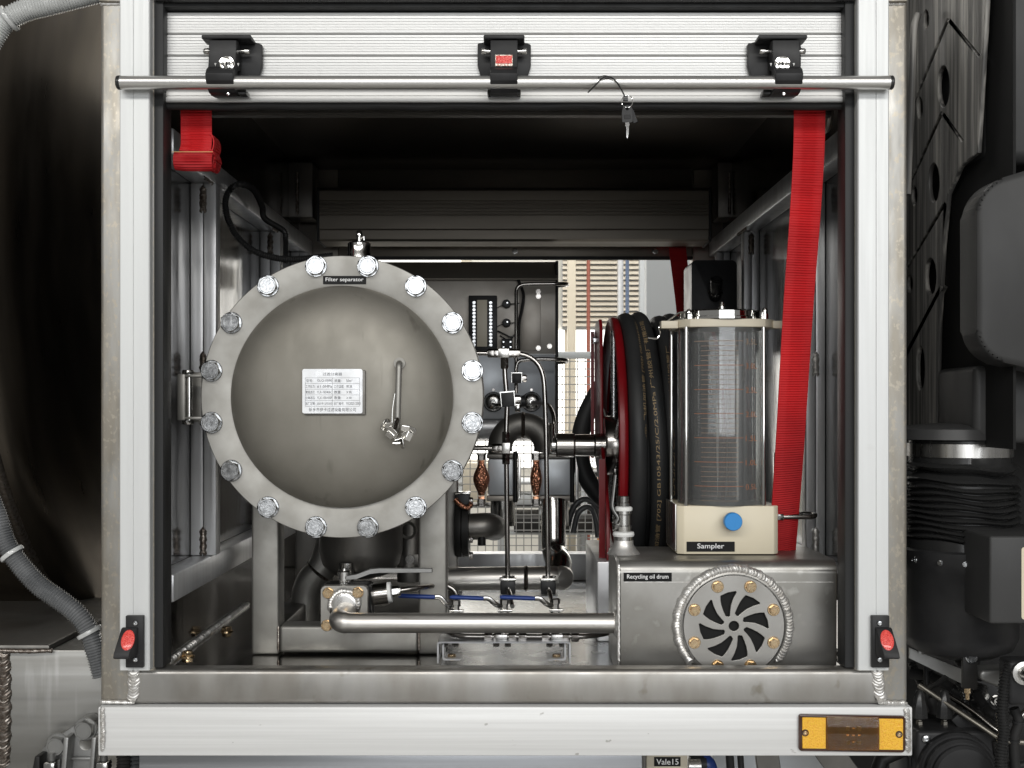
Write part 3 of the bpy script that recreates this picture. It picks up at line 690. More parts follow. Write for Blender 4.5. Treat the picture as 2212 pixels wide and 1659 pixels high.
for (u, v, a, tilt, big) in ((838, 918, 10, 30, 0), (855, 915, 75, 60, 1), (876, 925, -10, 20, 0), (886, 928, -25, 30, 1), (832, 917, 60, 50, 1), (842, 940, -40, 40, 0), (848, 934, -50, 20, 1), (861, 950, 15, 60, 0), (875, 942, -70, 35, 0), (868, 956, -80, 60, 1), (883, 943, 65, 20, 0), (857, 958, 5, 75, 0)):
    q = Quaternion((1, 0, 0), R(90)) @ Quaternion((0, 0, 1), R(a)) @ Quaternion((1, 0, 0), R(tilt))
    put('seal_tag', leafm if big else tagm, P(u, v, ya - .008 - .006 * random.random()), sg, q)
# hinge at the left of the flange
yH = .135
bm = B(); abox(bm, X(387, yH), X(404, yH), yH - .012, yH + .02, Z(908, yH), Z(808, yH), .002)
obj('hinge_leaf', bm, M['blast'], fs)
for v in (809, 900):
    bm = B(); abox(bm, X(400, yH), X(440, yH), yH - .010, yH + .02, Z(v + 6, yH), Z(v, yH), .001); obj('hinge_arm', bm, M['blast'], fs)
obj('hinge_pin', atube(B(), [P(409, 806, yH - .002), P(409, 908, yH - .002)], .0042, 14), M['stainless'], fs)
hb = bolt_mesh('bolt', .0078, .0055, .0, .0, M['stainless'])
put('bolt', hb, P(406, 807, yH), fs, rot_to((0, 0, 1))); put('bolt', hb, P(406, 909, yH), fs, rot_to((0, 0, -1)))
obj('hinge_post', abox(B(), X(414, .19), X(436, .19), .19, .22, Z(912, .19), Z(804, .19), .002), M['blast'], fs)
# vent on top
pv = P(776, 552, .22)
obj('vent_cap', alathe(B(), [(.019, -.03), (.019, .003), (.0185, .004), (.0185, .019), (.016, .021), (0, .021)], pv, (0, 0, 1), 32), M['stainless'], fs)
obj('vent_stem', alathe(B(), [(.0042, .0), (.0042, .030), (.0052, .031), (.0052, .036), (.003, .040), (0, .040)], pv, (0, 0, 1), 14), M['chrome'], fs)
obj('vent_lever', atube(B(), [pv + V((.003, -.002, .028)), pv + V((.008, -.003, .030)), pv + V((.008, -.003, .024))], .0018, 8), M['stainless'], fs)
# sump below
ps = P(780, 1120, .36)
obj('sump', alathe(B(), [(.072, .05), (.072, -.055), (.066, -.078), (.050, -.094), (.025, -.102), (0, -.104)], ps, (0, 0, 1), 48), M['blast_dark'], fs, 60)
obj('drain_neck', alathe(B(), [(.014, .0), (.014, -.04), (.018, -.042), (.018, -.055), (0, -.055)], P(750, 1215, .30), (0, 0, 1), 20), M['stainless'], fs)
# stand
ySt = .232
def leg(u0, u1, y, v0): return abox(B(), X(u0, y), X(u1, y), y, y + .05, FZ + .0005, Z(v0, y), .004, 3)
for u0, u1 in ((543, 602), (904, 965)):
    obj('stand_leg', leg(u0, u1, ySt, 1000), M['blast'], fs)
obj('stand_rail', abox(B(), X(602.2, ySt), X(903.8, ySt), ySt + .002, ySt + .05, FZ + .003, Z(1352, ySt), .006, 3), M['blast'], fs)
for u in (601, 905): bead([P(u, 1354, ySt), P(u, 1408, ySt)], .0045, .002, m='weld_dark', par=fs)
for x in (X(575, ySt), X(934, ySt)):
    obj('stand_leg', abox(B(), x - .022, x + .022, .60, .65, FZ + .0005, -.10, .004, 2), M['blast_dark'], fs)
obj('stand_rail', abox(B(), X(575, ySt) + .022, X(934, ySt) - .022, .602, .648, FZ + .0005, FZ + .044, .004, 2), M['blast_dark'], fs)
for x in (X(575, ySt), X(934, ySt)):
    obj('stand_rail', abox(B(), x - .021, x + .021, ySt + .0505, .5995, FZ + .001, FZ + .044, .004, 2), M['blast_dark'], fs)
# outlet pipe of the vessel, curving down and back
ob = fillet([P(720, 1150, .5), P(700, 1225, .5), P(665, 1262, .5), P(655, 1360, .5)], .06, 8)
op = thing('outlet_elbow', 'dull grey pipe elbow behind the stand of the filter vessel', 'pipe', P(655, 1360, .5))
obj('elbow', atube(B(), ob, .028, 24), M['blast'], op)
obj('elbow_weld', alathe(B(), [(.028, -.003), (.031, 0), (.028, .003)], P(692, 1235, .5), (-.5, 0, -.6), 24), M['weld_dark'], op)
# sight port behind the right leg
sp_ = thing('sight_port', 'dark round sight port on a column between the vessel sump and right stand leg', 'sight port', P(884, 1260, .45))
obj('column', alathe(B(), [(0, 0), (.022, 0), (.022, .12), (.018, .125), (0, .125)], P(884, 1255, .45), (0, 0, 1), 24), M['blast_dark'], sp_)
obj('port_ring', alathe(B(), [(.011, -.022), (.015, -.026), (.016, -.024), (.016, .0)], P(884, 1143, .45), (0, 1, 0), 24), M['blast'], sp_)
obj('flange_plate', abox(B(), X(858, .43), X(905, .43), .43, .47, Z(1226, .43), Z(1196, .43), .004), M['blast_dark'], sp_)
obj('bolt_head', alathe(B(), [(0, -.004), (.008, -.004), (.009, .0), (0, 0)], P(886, 1208, .43), (0, 1, 0), 18), M['stainless'], sp_)

# ================================================================ drain valve and pipe to the drum
dv = thing('drain_valve', 'square flanged drain valve with flat silver lever under the filter vessel', 'valve', P(746, 1362, .16))
yv = .145
bm = B(); abox(bm, X(692, yv + .012), X(802, yv + .012), yv + .007, yv + .06, Z(1360, yv + .012), Z(1262, yv + .012), .008, 3); obj('valve_body', bm, M['black_gloss'], dv)
obj('square_flange', aprism(B(), rrect(X(695, yv), X(795, yv), Z(1360, yv), Z(1264, yv), .006), yv - .008, yv + .007, 'y', .001, 1), M['blast'], dv)
gb = bolt_mesh('bolt', .0072, .006, .0090, .0014, M['gold'])
for u, v in ((709, 1281), (773, 1280), (706, 1351), (775, 1350)): put('bolt', gb, P(u, v, yv - .008), dv, spin(random.random() * 6))
obj('pipe_stub', alathe(B(), [(0, -.005), (.014, -.005), (.022, -.004), (.0265, .001), (0, .001)], P(744, 1307, yv - .008), (0, 1, 0), 40), M['brushed'], dv, 60)
cw = P(744, 1307, yv - .0095); bead([cw + V((.0215 * math.cos(a), 0, .0215 * math.sin(a))) for a in [R(200 - 7 * i) for i in range(32)]], .010, .005, par=dv, pitch=.004)
hub = P(744, 1243, .17)
obj('lever_hub', alathe(B(), [(.006, -.03), (.006, -.008), (.0105, -.007), (.0105, .006), (.0085, .008), (.0035, .008), (.003, .011), (0, .011)], hub, (0, 0, 1), 24), M['brushed'], dv)
lv = [P(748, 1247, .165), P(771, 1246, .162), P(800, 1233, .160), P(820, 1232, .160), P(934, 1232, .160)]
bm = B(); pr_ = [(p.x, p.z) for p in lv]
up = [(x, z + .0034) for x, z in pr_]; dn = [(x, z - .0034) for x, z in reversed(pr_)]
obj('lever', aprism(bm, up + dn, .156, .168, 'y', .0008, 1), M['cast_grey'], dv)
for u in (736, 748): obj('stud', atube(B(), [P(u, 1262, .165), P(u, 1250, .165)], .0022, 8), M['stainless'], dv)
dp = thing('drain_pipe', 'thick shiny drain pipe running from the square valve to the oil drum', 'pipe', P(1030, 1368, .07))
yD = .085
path = fillet([P(746, 1318, .136), P(735, 1340, yD), P(800, 1346, yD), P(1336, 1346, yD)], .05, 10)
path = spline([P(748, 1322, .136), P(738, 1331, .112), P(734, 1340, .094), P(748, 1345, .086), P(790, 1345.5, yD), P(860, 1345.5, yD)], 8) + [P(1336, 1346, yD)]
obj('pipe', atube(B(), path, [.0150 if i > 24 else .0160 for i in range(len(path))], 28), M['pipe'], dp)
rw_ = P(1331, 1346, yD); bead([rw_ + V((0, .0155 * math.cos(a), .0155 * math.sin(a))) for a in [R(-70 - 10 * i) for i in range(24)]], .010, .004, (-1, 0, 0), par=dp)
# side fitting on the valve and its thin line
sf = thing('sensing_fitting', 'dark elbow fitting with white tape and thin steel tube right of the drain valve', 'fitting', P(830, 1300, .2))
obj('fitting_body', alathe(B(), [(0, 0), (.018, 0), (.018, .03), (.012, .031), (0, .031)], P(798, 1286, .19), (1, 0, .12), 20), M['stainless_tube'], sf)
obj('tape_collar', alathe(B(), [(.012, 0), (.0165, .001), (.0165, .007), (.012, .008)], P(836, 1280, .19), (1, 0, .12), 18), M['tape'], sf)
nutm = bolt_mesh('nut', .0072, .012, 0, 0, M['stainless'], False)
put('nut', nutm, P(849, 1278, .19), sf, rot_to((1, 0, .12)))
obj('tube', atube(B(), fillet([P(852, 1277, .19), P(900, 1270, .20), P(960, 1262, .26), P(985, 1275, .26), P(990, 1310, .26)], .02), .0042, 12), M['stainless_tube'], sf)
obj('plug', alathe(B(), [(.003, -.006), (.0095, -.005), (.0095, .0), (.007, .004), (0, .004)], P(827, 1297, .19), (0, -1, 0), 16), M['stainless_tube'], sf)

# ================================================================ recycling oil drum
yR = .070
od = thing('oil_drum', 'brushed metal recycling oil tank with round bolted swirl-vane cover plate', 'tank', V((X(1575, yR), .15, FZ)))
dx0, dx1, dz1 = X(1337, yR), X(1812, yR), Z(1211, yR)
prof = [(yR, FZ + .002)] + [(yR + .018 - .018 * math.cos(R(a)), dz1 - .018 + .018 * math.sin(R(a))) for a in range(0, 91, 10)] + [(.248, dz1), (.248, FZ + .002)]
obj('shell', aprism(B(), prof, dx0 + .0015, dx1 - .003, 'x', .0018, 2), M['drum'], od, 40)
obj('end_plate', aprism(B(), [(p[0] - .001, p[1] - .0015) if p[1] > FZ + .05 else (p[0] - .001, p[1]) for p in prof], dx0 - .0015, dx0 + .0008, 'x'), M['drum'], od, 40)
ev = [V((dx0 - .001, yR - .0005, Z(1430, yR))), V((dx0 - .001, yR - .0005, Z(1245, yR))), V((dx0 - .001, yR + .004, Z(1222, yR))), V((dx0 - .001, yR + .02, dz1)), V((dx0 - .001, .22, dz1))]
bead(ev, .006, .0022, (-1, -1, .3), par=od)
bead([V((dx0 + .006, yR, Z(1257.5, yR))), V((dx1 - .005, yR, Z(1257.5, yR)))], .0012, .0006, par=od, pitch=.004)
pc = P(1583, 1350, yR); RP = 110 * s(yR)
obj('cover_ring', alathe(B(), [(RP + .004, .001), (RP + .004, -.006), (RP + .001, -.007), (RP + .001, -.002), (0, -.002)], pc, (0, 1, 0), 64), M['drum_plate'], od, 40)
bead([pc + V(((RP + .0072) * math.cos(a), -.001, (RP + .0072) * math.sin(a))) for a in [R(222 - 2 * i) for i in range(133)]], .0150, .0075, par=od, pitch=.0045)
holes = []
vane = [(113.5, .645), (100, .665), (87, .682), (85.5, .665), (91, .55), (98.4, .412), (105, .29), (111, .215), (119, .205), (130, .25), (124.5, .36), (120.6, .476), (117, .57), (114.5, .63)]
for k in range(8):
    holes.append([(q * RP * math.cos(R(an + 45 * k)), q * RP * math.sin(R(an + 45 * k))) for an, q in vane])
holes.append(circle(0, 0, .0075, 20))
bm = plate2d(circle(0, 0, RP - .001, 72), holes, .005, .0006)
mapped(bm, lambda c: V((pc.x + c.x, pc.y - .0065 - c.z, pc.z + c.y)))
obj('swirl_plate', bm, M['drum_plate'], od, 40)
obj('dark_backing', alathe(B(), [(0, -.0028), (RP - .002, -.0028), (RP - .002, -.0021)], pc, (0, 1, 0), 40), M['void_black'], od)
pb = bolt_mesh('bolt', .0062, .0050, .0092, .0016, M['gold'])
for k in range(8):
    a = R(22.5 + 45 * k); rr = 92 * s(yR)
    put('bolt', pb, pc + V((rr * math.cos(a), -.009, rr * math.sin(a))), od, spin(random.random() * 6))
label_plate(od, 1347, 1451, 1237, 1256, yR - .0002, 'Recycling oil drum', .86, .62)
# filler fitting with ball valve and red hose on the drum
vf = thing('drum_valve', 'small taped ball valve with grey lever and red tube on the drum corner', 'valve', P(1346, 1190, .16))
yf = .15; xf = X(1347, yf)
def fit(prof, m, nm): obj(nm, alathe(B(), [(r, Z(v, yf)) for r, v in prof], (xf, yf, 0), (0, 0, 1), 24), M[m], vf, 30)
fit([(.026, 1196), (.020, 1186), (.0155, 1176), (.0150, 1160), (0, 1160)], 'weld', 'weld_cone')
fit([(.0152, 1178), (.0152, 1158), (.0125, 1156), (0, 1156)], 'brushed', 'socket')
fit([(.0160, 1158), (.0170, 1154), (.0160, 1149), (.010, 1147)], 'tape', 'thread_tape')
fit([(.0115, 1150), (.0125, 1146), (.0125, 1136), (.0110, 1134), (.0110, 1112), (.0120, 1110), (.0120, 1100), (.010, 1098)], 'brushed', 'valve_body')
fit([(.0135, 1103), (.0140, 1099), (.0130, 1095), (.009, 1093)], 'tape', 'thread_tape')
fit([(.0095, 1096), (.0095, 1086), (.0085, 1085), (.0085, 1072), (.0075, 1071), (0, 1071)], 'stainless', 'hose_barb')
obj('lever', atube(B(), fillet([P(1337, 1135, yf - .005), P(1327, 1130, yf - .008), P(1336, 1120, yf - .009), P(1321, 1098, yf - .009), P(1329, 1026, yf - .009)], .008), .0028, 8, flat=.6), M['cast_grey'], vf)
obj('lever_nut', alathe(B(), [(0, 0), (.005, 0), (.005, .006), (0, .006)], P(1334, 1137, yf - .004), (-1, -.3, 0), 6), M['stainless'], vf)
if False: obj('red_tube', atube(B(), spline([P(1347, 1075, yf), P(1347, 1000, yf), P(1345, 900, yf + .03), P(1338, 800, yf + .09), P(1330, 720, yf + .16), P(1325, 705, yf + .22)], 8), .0098, 16), M['red_tube'], vf)

# ================================================================ sampler
sx, sy = .326, .196
sm = thing('sampler', 'clear graduated sampling cylinder on a cream base with blue knob, standing on the drum', 'sampler', V((sx, sy, dz1 + .0005)))
bz_0, bz_1 = dz1 + .0015, Z(1093, .134)
y0 = .134; cf = .012
poly = [(X(1463, y0), y0 + .006), (X(1478, y0), y0), (X(1672, y0), y0), (X(1683, y0), y0 + .008), (X(1683, y0), y0 + .125), (X(1463, y0), y0 + .125)]
obj('base_box', aprism(B(), poly, bz_0, bz_1, 'z', .0012, 2), M['cream'], sm, 40)
obj('side_plate', abox(B(), X(1463, y0) - .0022, X(1463, y0) - .0002, y0 + .008, y0 + .120, bz_0 + .004, bz_1 + .002, .0006), M['brushed'], sm)
bk = P(1578, 1124, y0)
obj('knob_shaft', alathe(B(), [(.011, .001), (.011, -.012), (0, -.012)], bk, (0, 1, 0), 24), M['chrome'], sm)
obj('knob', alathe(B(), [(.0125, -.011), (.0138, -.013), (.0138, -.024), (.0128, -.0252), (0, -.0252)], bk, (0, 1, 0), 40), M['blue'], sm, 40)
label_plate(sm, 1483, 1587, 1170, 1191.5, y0 - .0002, 'Sampler', .56, .66)
# octagonal top plate and lid
tz0, tz1 = Z(706, y0), Z(688, y0)
oc = [(-.078, -.030), (-.058, -.060), (.058, -.060), (.078, -.034), (.078, .040), (.058, .062), (-.058, .062), (-.078, .040)]
obj('top_plate', aprism(B(), [(sx + a, sy + b) for a, b in oc], tz0, tz1, 'z', .0010, 1), M['cream_plastic'], sm, 30)
for d in (-1, 1):
    obj('plate_lug', abox(B(), sx + d * .074, sx + d * .100, sy - .042, sy - .020, tz0 - .001, tz1 - .002, .001), M['cream_plastic'], sm)
obj('lug_pin', alathe(B(), [(0, -.001), (.003, -.001), (.003, .002), (0, .002)], (sx + .092, sy - .0425, (tz0 + tz1) / 2), (0, 1, 0), 12), M['stainless_tube'], sm)
cz_ = tz1
obj('lid', alathe(B(), [(.066, .0005), (.066, .004), (.064, .005), (.064, .013), (.062, .015), (0, .0165)], (sx, sy, cz_), (0, 0, 1), 64), M['chrome'], sm, 30)
for (a, b, hgt) in ((-.058, -.048, .016), (.060, -.048, .019), (.0, .05, .024), (-.056, .05, .016), (.056, .05, .016)):
    obj('dome_nut', alathe(B(), [(.0058, 0), (.0058, hgt * .45), (.0048, hgt * .5), (.0048, hgt * .72), (.003, hgt * .92), (0, hgt)], (sx + a, sy + b, cz_), (0, 0, 1), 12), M['chrome'], sm, 30)
obj('lid_knob', alathe(B(), [(.005, 0), (.005, .006), (.0035, .007), (.0045, .010), (.003, .0135), (0, .0145)], (sx - .002, sy - .02, cz_ + .0155), (0, 0, 1), 14), M['chrome'], sm)
yc = sy - .03
obj('spring_clip', atube(B(), fillet([V((sx - .058, yc, cz_ + .012)), V((sx - .070, yc, cz_ + .012)), V((sx - .104, yc - .004, cz_ - .012)), V((sx - .100, yc - .004, cz_ - .022)), V((sx - .106, yc - .004, cz_ - .030)), V((sx - .120, yc - .004, cz_ - .028))], .004), .0014, 8), M['chrome'], sm)
# glass tube, real wall thickness
rg = .0685; gz0, gz1 = bz_1 + .0008, tz0 - .0008
obj('glass_cylinder', alathe(B(), [(rg - .0035, gz0), (rg, gz0), (rg, gz1), (rg - .0035, gz1), (rg - .0035, gz0)], (sx, sy, 0), (0, 0, 1), 96), M['clear'], sm, 50)
for a, b in ((-.0635, -.056), (.0560, -.056), (-.072, .052), (.068, .052)):
    obj('tie_rod', atube(B(), [V((sx + a, sy + b, bz_1)), V((sx + a, sy + b, tz0))], .0035, 14), M['chrome'], sm)
# graduations wrap round the tube
def arc(z, a0, a1, hgt, m, nm):
    bm = B(); n = 14; rr = rg + .0003; A = []
    for i in range(n + 1):
        a = R(a0 + (a1 - a0) * i / n); x = sx + rr * math.sin(a); y = sy - rr * math.cos(a)
        A.append((bm.verts.new((x, y, z - hgt)), bm.verts.new((x, y, z + hgt))))
    for p, q in zip(A, A[1:]): bm.faces.new((p[0], q[0], q[1], p[1]))
    return obj(nm, bm, M[m], sm, 0)
ys_ = sy - rg; zt = Z(736, ys_); zb = Z(1051, ys_); N = 30
for i in range(-3, N + 1):
    z = zt + (zb - zt) * i / N; big = i % 5 == 0
    if i < 0: continue
    arc(z, -46 if big else -36, 20 if big else 13, (.00045 if big else .00034), 'graduation_red' if big and i >= 5 else 'graduation', 'graduation_mark')
for i in range(1, 4):
    z = zb - (zt - zb) * i / N; arc(z, -36, 13, .00026, 'graduation', 'graduation_mark')
for i, tx in enumerate(('3.5L', '3.0L', '2.5L', '2.0L', '1.5L', '1.0L', '0.5L')):
    z = zt + (zb - zt) * i / 6
    bm = fit_text(tx, .0235, .0085, 0)
    mapped(bm, lambda c: V((sx + (rg + .0003) * math.sin(R(33) + c.x / rg), sy - (rg + .0003) * math.cos(R(33) + c.x / rg), z - .001 + c.y)))
    obj('lettering', bm, M['graduation'] if i == 0 else M['graduation_red'], sm, 0)
# right-hand plate edge, outlet and vent
obj('support_strip', abox(B(), X(1671, .27), X(1681, .27), .262, .275, bz_1 - .03, Z(978, .27), .001), M['brushed'], sm)
rx_ = X(1683, y0)
put('nut', nutm, V((rx_ + .0005, y0 + .03, Z(1116, y0 + .03))), sm, rot_to((1, 0, 0)))
pt = [V((rx_ + .008, y0 + .03, Z(1116, y0 + .03))), V((rx_ + .062, y0 + .03, Z(1116, y0 + .03))), V((rx_ + .068, y0 + .05, Z(1113, y0 + .03))), V((rx_ + .045, y0 + .07, Z(1116, y0 + .03))), V((rx_ + .028, y0 + .07, Z(1135, y0 + .05))), V((rx_ + .028, y0 + .07, dz1 + .001))]
obj('outlet_tube', atube(B(), fillet(pt, .014), .0042, 12), M['stainless_tube'], sm)
obj('drain_disc', alathe(B(), [(.016, 0), (.016, .002), (.008, .0035), (.004, .004), (.004, .009), (0, .010)], V((rx_, y0 + .05, Z(1152, y0))), (1, 0, 0), 24), M['zinc'], sm)

# ================================================================ hose reel with its hose
hx, hy, hz, hr = .182, .50, Z(962, .50), .232
hrl = thing('hose_reel', 'dark red spoked hose reel on a red support arm behind the oil drum', 'hose reel', V((hx, hy, FZ)))
def ring_x(x0, x1, r0, r1, n=72):
    return alathe(B(), [(r0, 0), (r1, 0), (r1, x1 - x0), (r0, x1 - x0), (r0, 0)], (x0, hy, hz), (1, 0, 0), n)
obj('rim', alathe(B(), [(hr - .045, .003), (hr - .016, .001), (hr - .006, -.005), (hr - .001, -.008), (hr + .004, -.006), (hr + .005, .0), (hr + .003, .006), (hr - .004, .009), (hr - .016, .0075), (hr - .045, .0075), (hr - .045, .003)], (hx - .004, hy, hz), (1, 0, 0), 96), M['red_paint'], hrl, 50)
obj('rim', alathe(B(), [(hr - .040, 0), (hr - .004, 0), (hr, .006), (hr - .004, .004), (hr - .040, .004), (hr - .040, 0)], (hx + .160, hy, hz), (1, 0, 0), 72), M['red_paint'], hrl, 40)
for k in range(5):
    a = R(72 * k + 18); d = V((0, math.cos(a), math.sin(a)))
    c = V((hx - .001, hy, hz))
    bm = B(); atube(bm, [c + d * .03, c + d * (hr - .02)], .006, 10, flat=.8); obj('spoke', bm, M['zinc'], hrl)
obj('hub', alathe(B(), [(0, -.02), (.052, -.02), (.055, -.016), (.055, .005), (0, .006)], (hx, hy, hz), (1, 0, 0), 40), M['stainless_tube'], hrl)
obj('drum_core', ring_x(hx + .004, hx + .134, .150, .156, 48), M['black_paint'], hrl)
# swivel along the axle
def ax(u0, u1, r, m, nm, bev=.0015):
    x0, x1 = X(u0, hy), X(u1, hy)
    obj(nm, alathe(B(), [(0, x0), (r - bev, x0), (r, x0 + bev), (r, x1 - bev), (r - bev, x1), (0, x1)], (0, hy, hz), (1, 0, 0), 32), M[m], hrl, 30)
ax(1201, 1240, .0225, 'stainless_tube', 'swivel_body'); ax(1240.5, 1284, .0205, 'stainless_tube', 'swivel_body'); ax(1284, 1311, .0225, 'stainless_tube', 'swivel_end'); ax(1190, 1201, .0150, 'stainless', 'swivel_nut')
obj('swivel_fitting', atube(B(), fillet([V((X(1196, hy), hy, hz)), V((X(1192, hy), hy - .01, hz + .01)), V((X(1192, hy), hy - .02, hz + .04))], .01), .005, 10), M['stainless'], hrl)
# support arm: channel plate with a window, standing beside the rim
xa = .158
outer = [(PX(1288, 705, xa).y, .150), (.60, .160), (.52, .165), (.40, .160), (.38, .06), (.365, -.09), (.355, -.16), (.35, FZ + .02), (.44, FZ + .02), (.50, -.16), (.62, -.10)]
outer = [(.66, .145), (.62, .165), (.53, .165), (.51, .145), (.50, -.06), (.40, -.12), (.345, -.18), (.34, -.262), (.40, -.262), (.44, -.18), (.64, -.10)]
win = [(.56, .06), (.43, .06), (.42, -.03), (.52, -.06), (.57, -.02)]
bm = plate2d(outer, [], .006, .0008)
mapped(bm, lambda c: V((xa + c.z, c.x, c.y))); obj('support_arm', bm, M['red_paint'], hrl)
obj('arm_flange', aprism(B(), [(xa - .010, .652), (xa - .0035, .652), (xa - .0035, .660), (xa - .010, .660)], -.10, .15, 'z'), M['red_paint'], hrl)
obj('arm_flange', aprism(B(), [(xa - .014, .366), (xa - .0035, .366), (xa - .0035, .372), (xa - .014, .372)], -.262, -.09, 'z'), M['red_paint'], hrl)
obj('reel_foot', abox(B(), xa - .02, xa + .14, .33, .66, FZ + .002, -.263, .003), M['tube_alu'], hrl)
for (y, z) in ((.60, .13), (.42, -.14), (.40, -.16), (.39, -.34)):
    put('bolt', bolt_mesh('bolt', .006, .005, .008, .001, M['zinc']), V((xa - .0035, y, z)), hrl, rot_to((-1, 0, 0)))
fh = thing('fuel_hose', 'black rubber fuel hose wound in tall loops on the red reel, gold print', 'hose', V((hx + .06, hy, hz - .24)))
rh = .0155
def loop(xc, rad, tilt, wob, n=64, squash=1.0):
    pts = []
    for i in range(n):
        a = 2 * math.pi * i / n
        pts.append(V((xc + tilt * math.sin(a) + wob * math.sin(2 * a + xc * 90), hy - rad * math.cos(a) * squash, hz + rad * math.sin(a))))
    return pts
loops = [(hx + .022, hr - .003, -.005, .002), (hx + .0525, hr - .001, -.008, .003), (hx + .082, hr - .008, -.006, .004), (hx + .108, hr - .004, -.006, .003), (hx + .136, hr - .012, -.004, .003)]
for xc, rad, tilt, wob in loops:
    obj('hose_loop', atube(B(), loop(xc, rad, tilt, wob), rh, 16, closed=True), M['hose'], fh)
for xc, rad in ((hx + .037, hr - .030), (hx + .067, hr - .032), (hx + .096, hr - .033), (hx + .122, hr - .034)):
    obj('hose_loop', atube(B(), loop(xc, rad, -.004, .002), rh, 14, closed=True), M['hose'], fh)
# printing along the loops
def print_on(lp, body, a0, L, ht, side):
    xc, rad, tilt, wob = lp
    bm = fit_text(body, L, ht, 0)
    def f(c):
        a = a0 + c.x / (rad + rh)
        xx = xc + tilt * math.sin(a) + wob * math.sin(2 * a + xc * 90)
        t_ = side - c.y / rh                                           # angle round the hose from the front, to the right
        n = V((0, -math.cos(a), math.sin(a)))
        ctr = V((xx, hy - rad * math.cos(a), hz + rad * math.sin(a)))
        return ctr + (n * math.cos(t_) + V((1, 0, 0)) * math.sin(t_)) * (rh + .0003)
    mapped(bm, f); obj('print', bm, M['gold_print'], fh, 0)
print_on(loops[1], '飞机加油管 [702] GB10543/25/C/2.0MPa 广州胶管厂有限公司', .10, .50, .0085, -.25)
print_on(loops[0], '-⊙- 飞机加油管 [702] GB10543/25/C', .62, .26, .0075, .75)
print_on(loops[2], '飞机加油管 [702] GB10543/25/C/2.0MPa 广州胶管厂', -.18, .48, .0075, -.1)
print_on(loops[1], '-⊙-', -.95, .016, .009, -.25)
# feed hose curving down to the left of the reel
fd = thing('feed_hose', 'thick black hose bowing out left of the reel down behind it', 'hose', P(1290, 1100, .78))
obj('hose', atube(B(), spline([P(1330, 800, .78), P(1300, 835, .78), P(1265, 900, .78), P(1252, 965, .78), P(1262, 1020, .78), P(1290, 1065, .78), P(1325, 1095, .78)], 8), .0190, 18), M['hose'], fd)
# ================================================================ control cabinet at the far left, seen from behind
yk = 1.02
cc = thing('control_cabinet', 'dark aluminium instrument cabinet with terminal strip, seen from behind', 'cabinet', V((-.15, yk, Z(900, yk))))
kx0, kx1 = -.40, X(1205, yk)
obj('back_panel', abox(B(), kx0, kx1, yk, yk + .012, Z(764, yk), Z(606, yk), .001), M['panel_alu'], cc)
obj('top_fold', aprism(B(), [(yk - .02, Z(606, yk)), (yk - .02, Z(603, yk)), (yk + .06, Z(570, yk) + .012), (yk + .20, Z(570, yk) + .012), (yk + .20, Z(606, yk))], kx0, kx1, 'x', .001, 1), M['housing'], cc)
obj('access_plate', abox(B(), X(1122, yk), X(1168, yk), yk - .003, yk, Z(758, yk), Z(620, yk), .0008), M['panel_alu'], cc)
obj('edge_strip', abox(B(), X(1200, yk), X(1206, yk), yk - .006, yk + .2, Z(1100, yk), Z(564, yk), .001), M['black_paint'], cc)
obj('lower_panel', abox(B(), kx0, X(1199, yk), yk + .002, yk + .03, Z(905, yk), Z(765, yk), .001), M['panel_blue'], cc)  # paler and bluer than the shaded back panel; reflected light put into the colour
obj('lower_fold', alathe(B(), [(0, kx0), (.030, kx0), (.030, X(1199, yk)), (0, X(1199, yk))], (0, yk + .03, Z(925, yk)), (1, 0, 0), 24), M['tube_alu'], cc)
sw_ = bolt_mesh('screw', .0042, .0025, .006, .001, M['stainless_tube'])
for u, v in ((1163, 630), (1163, 752), (1187, 748), (1163, 640)): put('screw', sw_, P(u, v, yk - .003), cc)
ts = thing('terminal_strip', 'black terminal strip with pale label tape between two columns of screws', 'terminal strip', P(1043, 758, yk - .02))
obj('base', abox(B(), X(1013, yk), X(1074, yk), yk - .022, yk - .0005, Z(758, yk), Z(640, yk), .002), M['black_plastic'], ts)
obj('marker_tape', abox(B(), X(1031, yk), X(1053, yk), yk - .026, yk - .021, Z(750, yk), Z(650, yk), .0006), M['cream_plastic'], ts)
tsm = bolt_mesh('terminal_screw', .0030, .003, .0038, .001, M['zinc'])
for k in range(13):
    for u in (1024, 1060): put('terminal_screw', tsm, P(u, 654 + k * 7.6, yk - .023), ts)
for v in (657, 698):
    kn = thing('indicator_socket', 'small round black indicator socket beside the terminal strip, ' + ('the upper one' if v < 680 else 'the lower one'), 'indicator', P(1094, v + 9, yk - .02), 'indicator sockets')
    obj('body', alathe(B(), [(0, -.022), (.008, -.021), (.0095, -.016), (.0102, -.004), (.0102, 0), (0, 0)], P(1094, v, yk - .0005), (0, 1, 0), 24), M['black_plastic'], kn)
    obj('contact', alathe(B(), [(0, -.024), (.0018, -.024), (.0018, -.02), (0, -.02)], P(1096, v - 1, yk), (0, 1, 0), 10), M['zinc'], kn)
    obj('wire', atube(B(), spline([P(1074, v + 8, yk - .015), P(1081, v + 4, yk - .012), P(1090, v + 2, yk - .02)], 5), .0009, 6), M['black_gloss'], kn)
    obj('wire', atube(B(), spline([P(1102, v, yk - .015), P(1112, v - 1, yk - .012), P(1122, v - 2, yk - .008)], 5), .0012, 6), M['black_gloss'], kn)
rl = thing('relay', 'small black relay with bright contacts under the indicator sockets', 'relay', P(1095, 757, yk - .02))
obj('body', abox(B(), X(1084, yk), X(1107, yk), yk - .026, yk - .0005, Z(757, yk), Z(733, yk), .0012), M['black_plastic'], rl)
